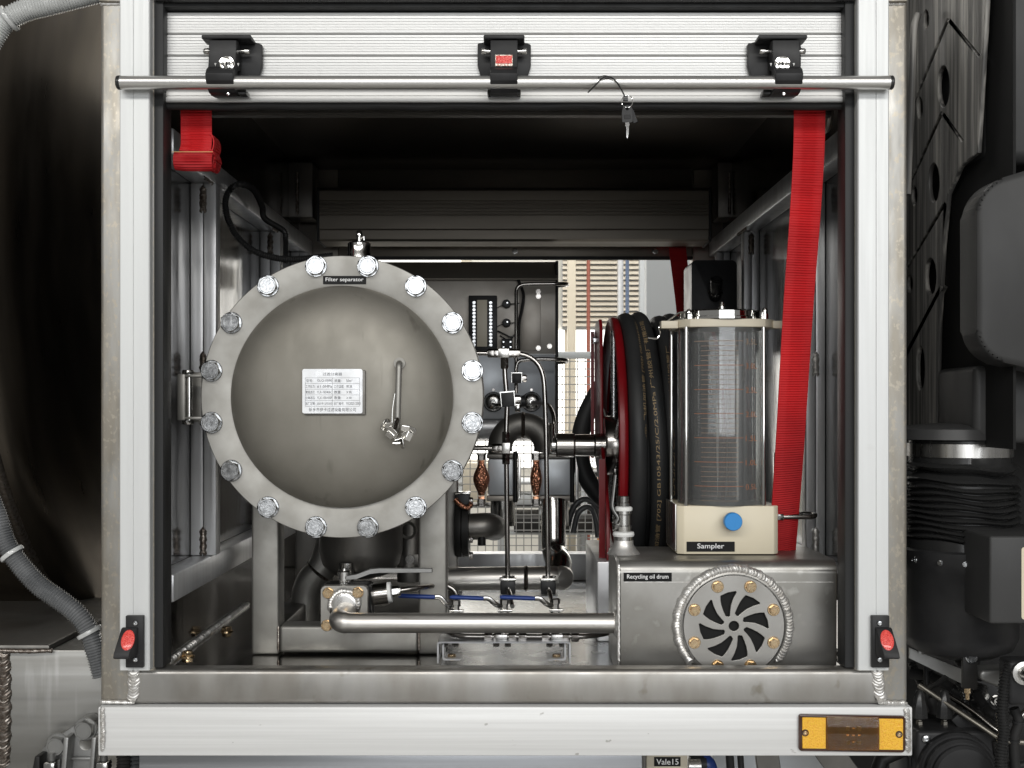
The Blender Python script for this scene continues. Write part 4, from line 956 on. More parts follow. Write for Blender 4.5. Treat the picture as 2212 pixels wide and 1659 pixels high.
for u in (1088, 1103):
    for v in (740, 751): obj('contact', abox(B(), X(u - 2, yk), X(u + 2, yk), yk - .029, yk - .0255, Z(v + 2, yk), Z(v - 2, yk), .0004, 1), M['zinc'], rl)
wb = thing('wire_bundle', 'black cable bundle running down the back of the control cabinet', 'cable', P(1120, 760, yk - .02))
obj('cable', atube(B(), spline([P(1119, 604, yk - .01), P(1126, 620, yk - .012), P(1131, 640, yk - .014), P(1127, 670, yk - .016), P(1121, 700, yk - .016), P(1120, 762, yk - .016)], 6), .0035, 8), M['black_gloss'], wb)
obj('cable', atube(B(), spline([P(1075, 715, yk - .01), P(1090, 722, yk - .014), P(1105, 728, yk - .016), P(1119, 720, yk - .016)], 6), .0018, 6), M['black_gloss'], wb)
obj('cable', atube(B(), spline([P(1080, 725, yk - .008), P(1100, 735, yk - .012), P(1112, 722, yk - .014)], 6), .0014, 6), M['black_gloss'], wb)
# gauges seen from behind
for u, nm in ((1066, 'left'), (1148, 'right')):
    g = thing('pressure_gauge', 'round chrome pressure gauge back on the pale lower panel, the ' + nm + ' of two', 'gauge', P(u, 890, yk), 'gauge backs')
    pg = P(u, 868, yk - .002)
    obj('case', alathe(B(), [(0, -.020), (.010, -.020), (.0175, -.017), (.0205, -.010), (.0215, -.004), (.0215, 0)], pg, (0, 1, 0), 40), M['brushed'], g, 50)
    obj('case_rim', alathe(B(), [(.0205, -.004), (.0228, -.003), (.0228, 0), (.0205, 0)], pg, (0, 1, 0), 40), M['rubber'], g)
    obj('stem', alathe(B(), [(.0062, -.018), (.0062, -.028), (.0045, -.029), (.0045, -.036), (0, -.036)], pg, (0, 1, 0), 6), M['stainless'], g)
    obj('screw_eye', alathe(B(), [(0, -.002), (.003, -.002), (.003, 0), (0, 0)], P(u, 842, yk + .002), (0, 1, 0), 12), M['stainless_tube'], g)

# ================================================================ small-bore instrument tubing
def run(name, label, pts, r=.0042, fil=.03, grp='steel instrument tubes', extra=None, m='stainless_tube', base=None):
    P_ = [P(*p) for p in pts]; lo = min(P_, key=lambda p: p.z)
    t = thing(name, label, 'tube', lo, grp)
    obj('tube', atube(B(), fillet(P_, fil, 8), r, 14), M[m], t)
    if extra: extra(t)
    return t
ym = .42
nutk = bolt_mesh('nut', .0068, .0105, 0, 0, M['stainless_tube'], False)
def nut(t, u, v, y, d): put('nut', nutk, P(u, v, y), t, rot_to(d))
def tee(t, u, v, y, w=12, h=10):
    obj('tee_block', abox(B(), X(u - w, y), X(u + w, y), y - .008, y + .008, Z(v + h, y), Z(v - h, y), .0016), M['brushed'], t)
def ex1(t):
    tee(t, 1088, 763, ym); nut(t, 1076, 763, ym, (-1, 0, 0)); nut(t, 1100, 763, ym, (1, 0, 0)); nut(t, 1090, 773, ym, (0, 0, -1))
    nut(t, 1066, 763, ym, (-1, 0, 0)); nut(t, 1111, 763, ym, (1, 0, 0)); nut(t, 1090, 784, ym, (0, 0, -1))
run('instrument_tube', 'steel tube crossing from the filter flange and bending down to the right clamp', [(1015, 763, ym), (1172, 763, ym), (1179, 900, ym), (1184, 1262, ym)], .0044, .055, extra=ex1)
def ex2(t):
    tee(t, 1093, 968, ym, 9, 12); nut(t, 1093, 956, ym, (0, 0, 1)); nut(t, 1084, 968, ym, (-1, 0, 0)); nut(t, 1093, 981, ym, (0, 0, -1))
    nut(t, 1075, 968, ym, (-1, 0, 0)); nut(t, 1093, 945, ym, (0, 0, 1)); nut(t, 1093, 990, ym, (0, 0, -1))
run('instrument_tube', 'steel tube dropping from the upper tee through the lower tee to a black clamp', [(1090, 790, ym), (1091, 815, ym), (1096, 870, ym), (1093, 930, ym), (1094, 1000, ym), (1097, 1262, ym)], .0046, .05, extra=ex2)
run('instrument_tube', 'short steel tube from the filter vessel to the lower tee', [(1005, 968, ym), (1078, 968, ym)], .0042)
run('instrument_tube', 'thin steel tube bending from the right gauge down to the pipe elbow', [(1150, 870, yk - .04), (1185, 872, .93), (1197, 900, .90), (1197, 1165, .85)], .0046, .035)
run('instrument_tube', 'steel tube looping up the cabinet back and over its upper right edge', [(1115, 850, .90), (1115, 616, .93), (1150, 613, .93), (1226, 613, .93), (1226, 616, 1.06), (1196, 618, 1.12)], .0042, .045)
run('instrument_tube', 'steel tube curving right below the access plate past the cabinet edge', [(1114, 800, .90), (1118, 779, .90), (1160, 775, .90), (1225, 777, .90), (1225, 782, 1.04), (1196, 784, 1.10)], .0042, .05)
run('instrument_tube', 'dark thin tube between the left gauge and the clip block', [(1066, 872, yk - .04), (1070, 875, .95), (1098, 876, .94)], .0036, .01)
def clip(u, v, y, w, h, rz, label):
    t = thing('tube_clip', label, 'clip', P(u, v + h, y), 'black tube clips')
    bm = B(); abox(bm, -w, w, -.012, .012, -h, h, .0015); rm = Matrix.Rotation(rz, 4, 'Y'); c = P(u, v, y); mapped(bm, lambda q: c + rm @ q); obj('block', bm, M['black_plastic'], t)
    bm = B(); abox(bm, -w - .0015, w + .0015, -.010, .010, h * .98, h * .98 + .002); mapped(bm, lambda q: c + rm @ q); obj('clamp_plate', bm, M['stainless'], t)
    for d in (-1, 1):
        bm = B(); abox(bm, d * (w + .0004) - .0008, d * (w + .0004) + .0008, -.0125, .011, -h, h, .0004, 1); mapped(bm, lambda q: c + rm @ q); obj('side_plate', bm, M['stainless'], t)
    put('bolt', nutk, c + V((w + .001, 0, 0)), t, rot_to((1, 0, 0)))
clip(1116, 817, .88, .0105, .0105, 0, 'upper black tube clip between the two gauges')
clip(1097, 863, .40, .0115, .0125, R(-5), 'tilted black tube clip on the middle tube left of the upper clip')
hk = thing('gauge_valve', 'small dark needle valve with round knob left of the right gauge', 'valve', P(1128, 890, .9))
obj('body', abox(B(), X(1112, .92), X(1124, .92), .91, .93, Z(890, .92), Z(872, .92), .002), M['stainless'], hk)
obj('knob', alathe(B(), [(0, 0), (.014, 0), (.014, .008), (0, .008)], P(1127, 868, .92), (1, 0, .1), 18), M['black_plastic'], hk)
obj('stem', atube(B(), [P(1112, 858, .92), P(1122, 874, .92), P(1127, 880, .92)], .004, 8), M['stainless'], hk)
# two black clamps with plates at the foot of the tubes, over the bracket
for u, nm in ((1097, 'left'), (1184, 'right')):
    y = .40
    t = thing('tube_clamp', 'black tube clamp block with steel top plate above the floor, the ' + nm + ' of two', 'clamp', P(u, 1282, y), 'floor tube clamps')
    obj('block', abox(B(), X(u - 16, y), X(u + 16, y), y - .016, y + .018, Z(1281, y), Z(1253, y), .002), M['black_plastic'], t)
    obj('top_plate', abox(B(), X(u - 18, y), X(u + 18, y), y - .017, y + .019, Z(1252.5, y), Z(1247, y), .001), M['stainless'], t)
    for d in (-.006, .008): put('bolt', bolt_mesh('bolt', .0042, .003, 0, 0, M['stainless']), V((X(u, y) + d, y - .002, Z(1247, y))), t, rot_to((0, 0, 1)))
    obj('stub_tube', atube(B(), fillet([P(u, 1270, y - .018), P(u + 2, 1275, y - .04), P(u + 10, 1310, y - .09)], .02), .0042, 10), M['stainless'], t)
ub = thing('clamp_bracket', 'bent pale bracket carrying the two black clamps above the floor plate', 'bracket', P(1140, 1320, .42))
yb2 = .40
pth = [P(1075, 1330, yb2), P(1079, 1290, yb2), P(1082, 1284, yb2), P(1204, 1284, yb2), P(1207, 1292, yb2), P(1207, 1330, yb2)]
bm = B(); o_ = [(p.x, p.z) for p in fillet(pth, .004, 3)]; i_ = [(x + (.002 if x < X(1140, yb2) else -.002), z - .0022) for x, z in o_]
obj('bent_plate', aprism(bm, o_ + i_[::-1], yb2 - .02, yb2 + .025), M['tube_alu'], ub, 30)

# ================================================================ ball valves with blue levers
for (u0, u1, us, vs, nm, dd) in ((860, 940, 985, 1310, 'leftmost', 0), (972, 1045, 1090, 1309, 'middle', 0), (1080, 1156, 1200, 1308, 'rightmost', 0)):
    y = .24
    t = thing('ball_valve', nm + ' of three small ball valves with blue lever grips behind the drain pipe', 'ball valve', P(us, 1340, y), 'blue lever ball valves')
    vh = 1287 if u0 < 900 else 1290
    obj('grip', atube(B(), [P(u0, vh, y - .01), P(u0 + 6, vh, y - .01), P(u1 - 6, vh + 2.5, y - .01), P(u1, vh + 2.5, y - .01)], [.003, .0046, .0046, .004], 12, flat=.8), M['blue_grip'], t)
    obj('lever', atube(B(), fillet([P(u1 - 2, vh + 2.5, y - .01), P(u1 + 10, vh + 2, y - .01), P(us - 18, vs - 2, y - .008), P(us - 4, vs + 3, y)], .006), .0026, 8, flat=1.6), M['stainless'], t)
    obj('stem', alathe(B(), [(.008, -.02), (.008, 0), (.0055, .001), (.0055, .010), (.0075, .011), (.0075, .018), (.004, .020), (0, .020)], P(us, vs + 10, y), (0, 0, 1), 6), M['stainless'], t)
    obj('valve_body', alathe(B(), [(0, -.03), (.011, -.03), (.011, -.012), (.015, -.010), (.015, .010), (.011, .012), (.011, .03), (0, .03)], P(us, vs + 36, y), (1, 0, 0), 16), M['stainless_tube'], t)
    obj('stop_plate', abox(B(), X(us - 14, y), X(us + 17, y), y - .007, y + .007, Z(vs + 12, y), Z(vs + 7, y), .001), M['stainless'], t)
# lower manifold tube with compression fittings on a channel bracket
ybk = .128
cb = thing('channel_bracket', 'folded aluminium channel bracket bolted to the floor below the drain pipe', 'bracket', P(1088, 1434, ybk))
o_ = [(p.x, p.z) for p in fillet([P(944, 1433, ybk), P(944, 1386, ybk), P(1233, 1386, ybk), P(1233, 1433, ybk)], .005, 4)]
cxm = X(1088, ybk); th = .0026
i_ = [(x + (th if x < cxm else -th), z - (th if abs(x - X(944, ybk)) > .004 and abs(x - X(1233, ybk)) > .004 else 0)) for x, z in o_]
i_ = [(p.x, p.z) for p in fillet([P(944, 1433, ybk) + V((th, 0, 0)), P(944, 1386, ybk) + V((th, 0, -th)), P(1233, 1386, ybk) + V((-th, 0, -th)), P(1233, 1433, ybk) + V((-th, 0, 0))], .004, 4)]
obj('channel', aprism(B(), o_ + i_[::-1], ybk, ybk + .06), M['tube_alu'], cb, 30)
for u, d in ((955, 1), (1223, -1)):
    q = [P(u, 1395, ybk), P(u, 1428, ybk), P(u + d * 38, 1428, ybk)]
    a_ = [(p.x, p.z) for p in fillet(q, .004, 4)]; b_ = [(x + d * th, z + th) for x, z in a_]
    obj('foot_angle', aprism(B(), a_ + b_[::-1], ybk + .004, ybk + .05), M['tube_alu'], cb, 30)
    put('bolt', bolt_mesh('bolt', .0062, .006, .0085, .0016, M['gold']), P(u + d * 21, 1424, ybk + .02), cb, rot_to((0, 0, 1)))
for u in (962, 984, 1072, 1097, 1187, 1214):
    put('nut', bolt_mesh('nut', .0048, .004, 0, 0, M['stainless'], False), P(u, 1391, ybk + .012), cb, rot_to((0, 0, -1)))
mt = thing('manifold_tube', 'steel manifold tube with compression fittings lying on the channel bracket', 'tube', P(1130, 1384, ybk + .02))
ymt = ybk + .02
obj('tube', atube(B(), fillet([P(960, 1360, ymt + .03), P(985, 1374, ymt), P(1040, 1375, ymt), P(1270, 1375, ymt), P(1312, 1368, ymt + .03)], .02), .0042, 12), M['stainless_tube'], mt)
nutb = bolt_mesh('nut', .0066, .011, 0, 0, M['stainless_tube'], False)
for u in (1048, 1068, 1100, 1122, 1172, 1192, 1216, 1236):
    put('nut', nutb, P(u, 1376, ymt), mt, rot_to((1, 0, 0)))
for u in (1083, 1203): obj('union', abox(B(), X(u - 13, ymt), X(u + 13, ymt), ymt - .007, ymt + .007, Z(1384, ymt), Z(1369, ymt), .0012), M['brushed'], mt)
# bolts on the floor at the left
flb = bolt_mesh('floor_bolt', .0078, .007, .0115, .002, M['gold'])
for u, v, w_ in ((405, 1418, 'front'), (490, 1364, 'rear')):
    kk = FZ / -1; y = (kk / ((v - V0) * S0) - 1) * ZC
    o = put('floor_bolt', flb, V((X(u, y), y, FZ)), None, rot_to((0, 0, 1)))
    tag(o, 'yellow zinc bolt standing on the floor left of the filter stand, the ' + w_ + ' one', 'bolt', 'floor bolts')

# ================================================================ large pipework in the middle distance
yp_ = .80
ar = thing('pipe_arch', 'dull steel return-bend pipe arch behind the lower tube tee', 'pipe', P(1128, 985, yp_))
c0 = P(1130, 968, yp_); ra = 50 * s(yp_)
obj('bend', atube(B(), [c0 + V((-ra * math.cos(R(a)), 0, ra * math.sin(R(a)))) for a in range(-12, 193, 6)], .0260, 28), M['blast_dark'], ar)
obj('weld_ring', alathe(B(), [(.026, -.004), (.0285, 0), (.026, .004)], c0 + V((0, 0, ra)), (1, 0, 0), 28), M['weld_dark'], ar)
for (ua, ub_, nm) in ((1055, 1117, 'left'), (1163, 1240, 'right')):
    y = yp_
    fx = thing('expansion_joint', 'grey box-shaped pipe joint bridged by a copper braid, the ' + nm + ' of two', 'pipe joint', P((ua + ub_) / 2, 1085, y), 'expansion joints')
    obj('body', abox(B(), X(ua, y), X(ub_, y), y - .03, y + .04, Z(1068, y), Z(990, y), .004), M['panel_blue'], fx)
    obj('collar', abox(B(), X(ua - 3, y), X(ub_ + 3, y), y - .033, y + .043, Z(1080, y), Z(1068.5, y), .002), M['panel_alu'], fx)
    obj('collar', abox(B(), X(ua - 3, y), X(ub_ + 3, y), y - .033, y + .043, Z(989.5, y), Z(980, y), .002), M['blast_dark'], fx)
    obj('tie_bolt', atube(B(), [P(ub_ - 4, 1085, y - .036), P(ub_ - 4, 975, y - .036)], .0048, 10), M['black_paint'], fx)
    obj('tie_bracket', abox(B(), X(ub_ + 1, y), X(ub_ + 8, y), y - .036, y - .028, Z(1076, y), Z(984, y), .001), M['brushed'], fx)
    obj('pipe', alathe(B(), [(.026, 0), (.026, .06), (0, .06)], P((ua + ub_) / 2, 1135, y), (0, 0, 1), 24), M['stainless'], fx)
for (u, w_, nm) in ((1040, 18, 'wide left'), (1158, 13, 'narrow right')):
    y = .74
    br = thing('copper_braid', nm + ' braided copper bonding strap bulging at the middle', 'bonding strap', P(u, 1085, y), 'copper bonding braids')
    pts = [P(u, v, y) for v in range(998, 1072, 4)]; rr = []
    for p, v in zip(pts, range(998, 1072, 4)):
        t_ = (v - 998) / 73; rr.append((6.5 + (w_ - 6.5) * math.sin(math.pi * t_) ** 1.6) * s(y))
    obj('braid', atube(B(), pts, rr, 20), M['copper'], br)
    for v in (985, 1072): obj('end_lug', abox(B(), X(u - 7, y), X(u + 7, y), y - .003, y + .004, Z(v + 16, y), Z(v, y), .001), M['copper_flat'], br)
    for v in (983, 1088): obj('bolt', alathe(B(), [(0, -.01), (.0085, -.01), (.0085, 0), (.0105, .001), (.0105, .004), (0, .004)], P(u, v, y), (0, 0, -1 if v > 1000 else 1), 6), M['stainless_tube'], br)
# black pipe flange with elbow at the left, big horizontal pipe, bright elbow
pf = thing('pipe_flange', 'black round pipe flange joining a dull stub pipe beside the stand leg', 'pipe flange', P(1000, 1205, .62))
yq = .62
obj('flange', alathe(B(), [(0, X(984, yq)), (.056, X(984, yq)), (.057, X(986, yq)), (.057, X(997, yq)), (.050, X(997.5, yq)), (.050, X(999.5, yq)), (.057, X(1000, yq)), (.057, X(1013, yq)), (0, X(1014, yq))], (0, yq, Z(1140, yq)), (1, 0, 0), 48), M['black_paint'], pf, 30)
obj('stub', atube(B(), fillet([P(1012, 1138, yq), P(1055, 1136, yq), P(1068, 1140, yq + .07)], .03), .026, 24), M['blast_dark'], pf)
obj('stub_plug', atube(B(), [P(1040, 1150, yq - .01), P(1041, 1178, yq - .01)], .008, 10), M['black_paint'], pf)
for v in (1082, 1165, 1200): put('bolt', bolt_mesh('bolt', .006, .005, .008, .001, M['stainless_tube']), P(1015, v, yq - .03), pf, rot_to((1, 0, 0)))
cm = thing('pipe_clamp', 'black pipe clamp with twisted copper wire above the round flange', 'clamp', P(1000, 1100, .6))
obj('block', abox(B(), X(984, .6), X(1015, .6), .58, .62, Z(1100, .6), Z(1066, .6), .002), M['black_plastic'], cm)
obj('top_plate', abox(B(), X(983, .6), X(1016, .6), .579, .621, Z(1066, .6), Z(1062, .6), .001), M['stainless'], cm)
obj('copper_wire', atube(B(), spline([P(983, 1078, .57), P(990, 1086, .57), P(1000, 1094, .57), P(1012, 1096, .57), P(1018, 1088, .575)], 5), .005, 10), M['copper'], cm)
hp = thing('main_pipe', 'wide dull horizontal main pipe lying behind the ball valves', 'pipe', P(1100, 1275, .62))
yq2 = .60
obj('pipe', atube(B(), fillet([P(965, 1251, yq2), P(1195, 1248, yq2), P(1212, 1248, yq2 + .01)], .01), .0228, 28), M['pipe'], hp)
obj('weld_ring', alathe(B(), [(.0228, -.004), (.0255, 0), (.0228, .004)], P(1136, 1249, yq2), (1, 0, 0), 28), M['weld_dark'], hp)
obj('elbow_cap', alathe(B(), [(.0228, -.008), (.0238, .0), (.0228, .010), (.018, .016), (0, .018)], P(1212, 1248, yq2 + .004), (.55, -.8, 0), 32), M['pipe'], hp)
obj('elbow', atube(B(), fillet([P(1206, 1252, yq2 + .01), P(1210, 1215, yq2 + .04), P(1196, 1195, yq2 + .09), P(1195, 1080, yq2 + .12)], .05), .0245, 28), M['stainless'], hp)
obj('elbow_weld', alathe(B(), [(.0245, -.003), (.0268, 0), (.0245, .003)], P(1199, 1190, yq2 + .085), (0, -.4, -1), 28), M['weld'], hp)
obj('hose_clamp', alathe(B(), [(.0252, -.006), (.0262, 0), (.0252, .006)], P(1195, 1130, yq2 + .118), (0, 0, 1), 28), M['chrome'], hp)
cr = thing('cross_member', 'polished cross member spanning the floor in front of the far sill', 'beam', V((0, 1.1, FZ)))
obj('beam', abox(B(), -.14, X(1320, 1.05), 1.05, 1.10, FZ + .0005, Z(1196, 1.05), .003), M['tube_alu'], cr)
bp = thing('back_plate', 'bluish aluminium side plate by the reel base with slotted holes', 'plate', P(1295, 1340, .50))
obj('plate', abox(B(), X(1300, .5), X(1309, .5), .44, .62, FZ + .0005, Z(1205, .5), .001), M['tube_alu'], bp)
obj('slot', abox(B(), X(1298.6, .5), X(1300, .5), .49, .505, Z(1262, .5), Z(1246, .5)), M['void_black'], bp)
put('bolt', bolt_mesh('bolt', .008, .008, .011, .002, M['stainless_tube']), V((X(1299, .5), .50, Z(1282, .5))), bp, rot_to((-1, 0, 0)))
# grey hoses looping low in the background of the compartment
for i, (pp, lab) in enumerate(((((1225, 1135), (1240, 1095), (1262, 1078), (1285, 1090), (1300, 1130), (1310, 1180)), 'grey hose arching low behind the reel, outer of the two'), (((1238, 1150), (1248, 1110), (1268, 1095), (1284, 1110), (1292, 1160)), 'grey hose arching low behind the reel, inner of the two'))):
    t = thing('low_hose', lab, 'hose', P(1260, 1180, 1.0), 'grey hoses behind the reel')
    obj('hose', atube(B(), spline([P(a, b, 1.0 + .03 * i) for a, b in pp], 6), .007, 12), M['grey_ribbed'], t)
# black box with a spout at the far right
sb = thing('breather_box', 'black box with a stubby angled spout in the far right corner', 'box', P(1545, 680, .98))
yx = .95
obj('box', aprism(B(), rrect(X(1494, yx), X(1592, yx), Z(760, yx), Z(562, yx), .010), yx, yx + .12, 'y', .003, 2), M['black_plastic'], sb)
obj('spout', atube(B(), [P(1545, 640, yx - .005), P(1546, 622, yx - .045), P(1548, 604, yx - .06)], .0135, 20, cap=False), M['black_gloss'], sb)
obj('spout_bore', alathe(B(), [(0, -.004), (.0118, -.004), (.0132, .0015), (.0138, .0005)], P(1548, 604, yx - .06), (.05, -.4, .9), 20), M['void_black'], sb)
obj('spout_clip', alathe(B(), [(.0142, -.003), (.0162, 0), (.0142, .003)], P(1545.5, 630, yx - .028), (.02, -.75, .6), 20), M['chrome'], sb)
# corrugated conduit high at the left
def ribbed(bm, pts, r, pitch, amp, n=12):
    q = resample(pts, pitch / 4); return atube(bm, q, [r + amp * math.cos(2 * math.pi * i / 4) for i in range(len(q))], n)
cd = thing('cable_conduit', 'black ribbed cable conduit looping down from the left upper rail', 'conduit', P(520, 560, .7))
yc_ = .38
obj('conduit', ribbed(B(), spline([P(520, 398, yc_), P(498, 408, yc_), P(487, 435, yc_), P(492, 470, yc_), P(512, 510, yc_), P(545, 540, yc_), P(590, 556, yc_), P(640, 560, yc_), P(720, 552, yc_)], 10), .0056, .0040, .0008), M['black_gloss'], cd)
obj('conduit', ribbed(B(), spline([P(498, 408, yc_ - .01), P(520, 398, yc_), P(548, 410, yc_ + .10), P(566, 445, yc_ + .20), P(572, 472, yc_ + .24), P(612, 498, yc_ + .30), P(617, 520, yc_ + .30), P(617, 570, yc_ + .30)], 10), .0054, .0040, .0007), M['black_gloss'], cd)

# ================================================================ outside left: tank, saddle, clear hoses
tk = thing('fuel_tank', 'dark brownish metal tank end curving away left of the compartment', 'tank', V((-1.4, 1.0, -.5)))
tc_ = V((0, 1.02, .36)); rt = .86
prof = [(0, -.70)]
for k in range(1, 25):
    a = math.pi / 2 * k / 24; prof.append((rt * math.sin(a), -.86 + .16 * math.cos(a)))
obj('head', alathe(B(), prof, tc_, (1, 0, 0), 96), M['tank'], tk, 60)
obj('shell', alathe(B(), [(rt + .006, -.865), (rt + .006, -1.9), (0, -1.9)], tc_, (1, 0, 0), 96), M['tank_shell_bright'], tk, 60)
obj('seam_weld', alathe(B(), [(rt, -.858), (rt + .008, -.862), (rt + .009, -.870), (rt + .006, -.876)], tc_, (1, 0, 0), 96), M['weld_dark'], tk, 60)
sd = thing('tank_saddle', 'broad brushed aluminium side member below the tank, welded seam at left', 'side member', V((-.8, .2, Z(1720, .12))))
ysd = .12
obj('side_plate', abox(B(), -1.6, X(232, ysd), ysd, ysd + .5, Z(1720, ysd), Z(1404, ysd), .003), M['saddle'], sd)  # made deep to block light leaking up onto the tank underside
obj('saddle_pad', abox(B(), -1.6, X(108, ysd - .008), ysd - .010, ysd + .4, Z(1404, ysd), Z(1390, ysd), .004), M['blast_dark'], sd)
bead([P(-2, 1405, ysd - .01), P(60, 1407, ysd - .011), P(110, 1405, ysd - .01), P(114, 1400, ysd - .01)], .007, .004, m='weld_dark', par=sd)
bead([P(8, 1410, ysd - .001), P(10, 1500, ysd - .001), P(9, 1600, ysd - .001), P(6, 1665, ysd - .001)], .020, .007, m='weld_dark', par=sd, pitch=.005)
def flex(name, label, pts, r, rings, m, pitch=.0042, amp=.0011):
    t = thing(name, label, 'hose', min(pts, key=lambda p: p.z), 'ribbed hoses beside the tank')
    path = spline(pts, 12); obj('hose', ribbed(B(), path, r, pitch, amp, 20), M[m], t)
    for p, d in rings:
        obj('collar_ring', alathe(B(), [(r * 1.05, -.0035), (r * 1.28, -.003), (r * 1.34, 0), (r * 1.28, .003), (r * 1.05, .0035)], p, d, 28), M['ribbed_clear'], t)
yh_ = .099
pts = [P(-40, 1030, yh_), P(-8, 1110, yh_), P(14, 1175, yh_), P(45, 1222, yh_), P(85, 1265, yh_), P(130, 1297, yh_), P(165, 1325, yh_), P(192, 1362, yh_), P(208, 1410, yh_), P(222, 1460, yh_)]
flex('ribbed_hose', 'grey ribbed hose with pale collars drooping along the lower tank edge', pts, .0146, [(P(26, 1196, yh_), (.55, 0, -.75)), (P(193, 1366, yh_), (.42, 0, -.8))], 'grey_ribbed')
pts = [P(-30, 110, yh_), P(-8, 72, yh_), P(14, 44, yh_), P(55, 22, yh_), P(110, 8, yh_), P(165, -6, yh_), P(230, -22, yh_)]
flex('ribbed_hose', 'clear ribbed hose crossing the top left corner above the tank', pts, .0160, [(P(20, 40, yh_), (.75, 0, .5))], 'ribbed_clear')
# suspension bracket with big bolts
sbk = thing('spring_bracket', 'cast grey spring bracket with large bolts at the bottom left below the beam', 'bracket', P(150, 1690, .08))
ybr = .10
poly = [(82, 1700), (88, 1645), (98, 1612), (108, 1602), (130, 1586), (150, 1578), (168, 1562), (180, 1549), (195, 1546), (208, 1552), (218, 1566), (224, 1600), (226, 1700)]
obj('plate', aprism(B(), [(X(a, ybr), Z(b, ybr)) for a, b in poly], ybr - .012, ybr + .018, 'y', .002, 2), M['cast_grey'], sbk)
big = bolt_mesh('bolt', .0132, .011, .0175, .003, M['cast_grey'])
for u, v in ((186, 1574), (126, 1608)): put('bolt', big, P(u, v, ybr - .012), sbk, spin(.4 + u))
obj('hole_plug', alathe(B(), [(.0100, 0), (.0100, -.0012), (.0085, -.0005), (0, -.0005)], P(186, 1606, ybr - .0122), (0, 1, 0), 24), M['saddle'], sbk)
for (x0, x1) in ((148, 157), (208, 216)):
    obj('rib', aprism(B(), [(X(x0, ybr - .02), Z(1577, ybr)), (X(x1 + 2, ybr - .02), Z(1577, ybr)), (X(x1 - 8, ybr - .02), Z(1700, ybr)), (X(x0 - 10, ybr - .02), Z(1700, ybr))], ybr - .040, ybr - .0118, 'y', .002, 2), M['cast_grey'], sbk)
obj('rib', aprism(B(), [(X(86, ybr - .02), Z(1617, ybr)), (X(97, ybr - .02), Z(1617, ybr)), (X(97, ybr - .02), Z(1700, ybr)), (X(72, ybr - .02), Z(1700, ybr))], ybr - .040, ybr - .0118, 'y', .002, 2), M['black_paint'], sbk)
obj('window_rim', abox(B(), X(160, ybr), X(208, ybr), ybr - .020, ybr - .0118, Z(1634, ybr), Z(1628, ybr), .001), M['cast_grey'], sbk)
for u in (112, 225):
    q = [P(u, v, ybr - .028) for v in range(1625, 1648)]
    obj('stud', atube(B(), q, [.0060 if i % 2 else .0052 for i in range(len(q))], 12), M['cast_grey'], sbk)
    obj('stud_nut', abox(B(), X(u - 12, ybr - .03), X(u + 12, ybr - .03), ybr - .042, ybr - .018, Z(1700, ybr - .03), Z(1643, ybr - .03), .002), M['stainless'], sbk)
cs = thing('spring_coil', 'dark coil and hoses tucked under the beam next to the spring bracket', 'coil', P(270, 1690, .10))
obj('coil', ribbed(B(), [P(285, 1600, .11), P(285, 1720, .11)], .018, .006, .003, 18), M['grey_ribbed'], cs)
obj('cable', ribbed(B(), spline([P(262, 1610, .09), P(268, 1650, .09), P(255, 1710, .09)], 8), .010, .005, .0012), M['rubber'], cs)

# ================================================================ below the beam at the right
yvb = .06
vl = thing('valve_box', 'beige valve block labelled Vale15 peeking out below the beam', 'valve', P(1440, 1700, yvb))
obj('body', abox(B(), X(1396, yvb), X(1485, yvb), yvb, yvb + .05, Z(1710, yvb), Z(1625, yvb), .002), M['cream_plastic'], vl)
obj('side_edge', abox(B(), X(1390, yvb), X(1396, yvb), yvb + .004, yvb + .05, Z(1710, yvb), Z(1625, yvb)), M['blast_dark'], vl)
label_plate(vl, 1413, 1470, 1635, 1655, yvb - .0002, 'Vale15', .84, .62)
obj('knob', alathe(B(), [(0, 0), (.010, 0), (.010, .018), (0, .018)], P(1487, 1654, yvb + .02), (1, 0, 0), 20), M['brushed'], vl)
bh = thing('blue_hose', 'blue hose end beside black cables under the beam', 'hose', P(1520, 1690, .1))
obj('hose', atube(B(), spline([P(1512, 1640, .10), P(1525, 1648, .09), P(1532, 1665, .09), P(1534, 1700, .09)], 6), .013, 16), M['blue_grip'], bh)
obj('cap', alathe(B(), [(0, -.012), (.014, -.012), (.014, .012), (0, .012)], P(1507, 1650, .09), (1, 0, 0), 16), M['black_plastic'], bh)
for u, w_, lab in ((1575, 9, 'left'), (1598, 7, 'right')):
    t = thing('hanging_cable', lab + ' black cable hanging below the beam right of the blue hose', 'cable', P(u, 1720, .1), 'cables under the beam')
    obj('cable', atube(B(), [P(u, 1615, .1), P(u + 3, 1660, .1), P(u - 2, 1725, .1)], w_ * s(.1), 12), M['rubber'], t)
cm2 = thing('step_panel', 'pale grey panel below the beam behind the brackets', 'panel', P(1650, 1760, .35))
obj('panel', abox(B(), X(1540, .35), X(1790, .35), .35, .36, Z(1780, .35), Z(1560, .35), .002), M['panel_blue'], cm2)
for (a, b, c_, d_, lab) in ((1637, 1700, 1590, 1700, 'left'), (1752, 1838, 1600, 1720, 'right')):
    t = thing('stay_bracket', lab + ' slanting dark stay bracket below the amber lamp', 'bracket', P((a + b) / 2, 1740, .15), 'stay brackets')
    sl = 18 if lab == 'left' else 95
    obj('bar', aprism(B(), [(X(a - 8, .15), Z(1610, .15)), (X(b - 20, .15), Z(1610, .15)), (X(b - 20 + sl, .15), Z(1740, .15)), (X(a - 8 + sl, .15), Z(1740, .15))], .15, .16, 'y', .001, 1), M['blast_dark'], t)
t = thing('stay_bracket', 'thin black angled stay under the right end of the beam', 'bracket', P(1905, 1740, .15), 'stay brackets')
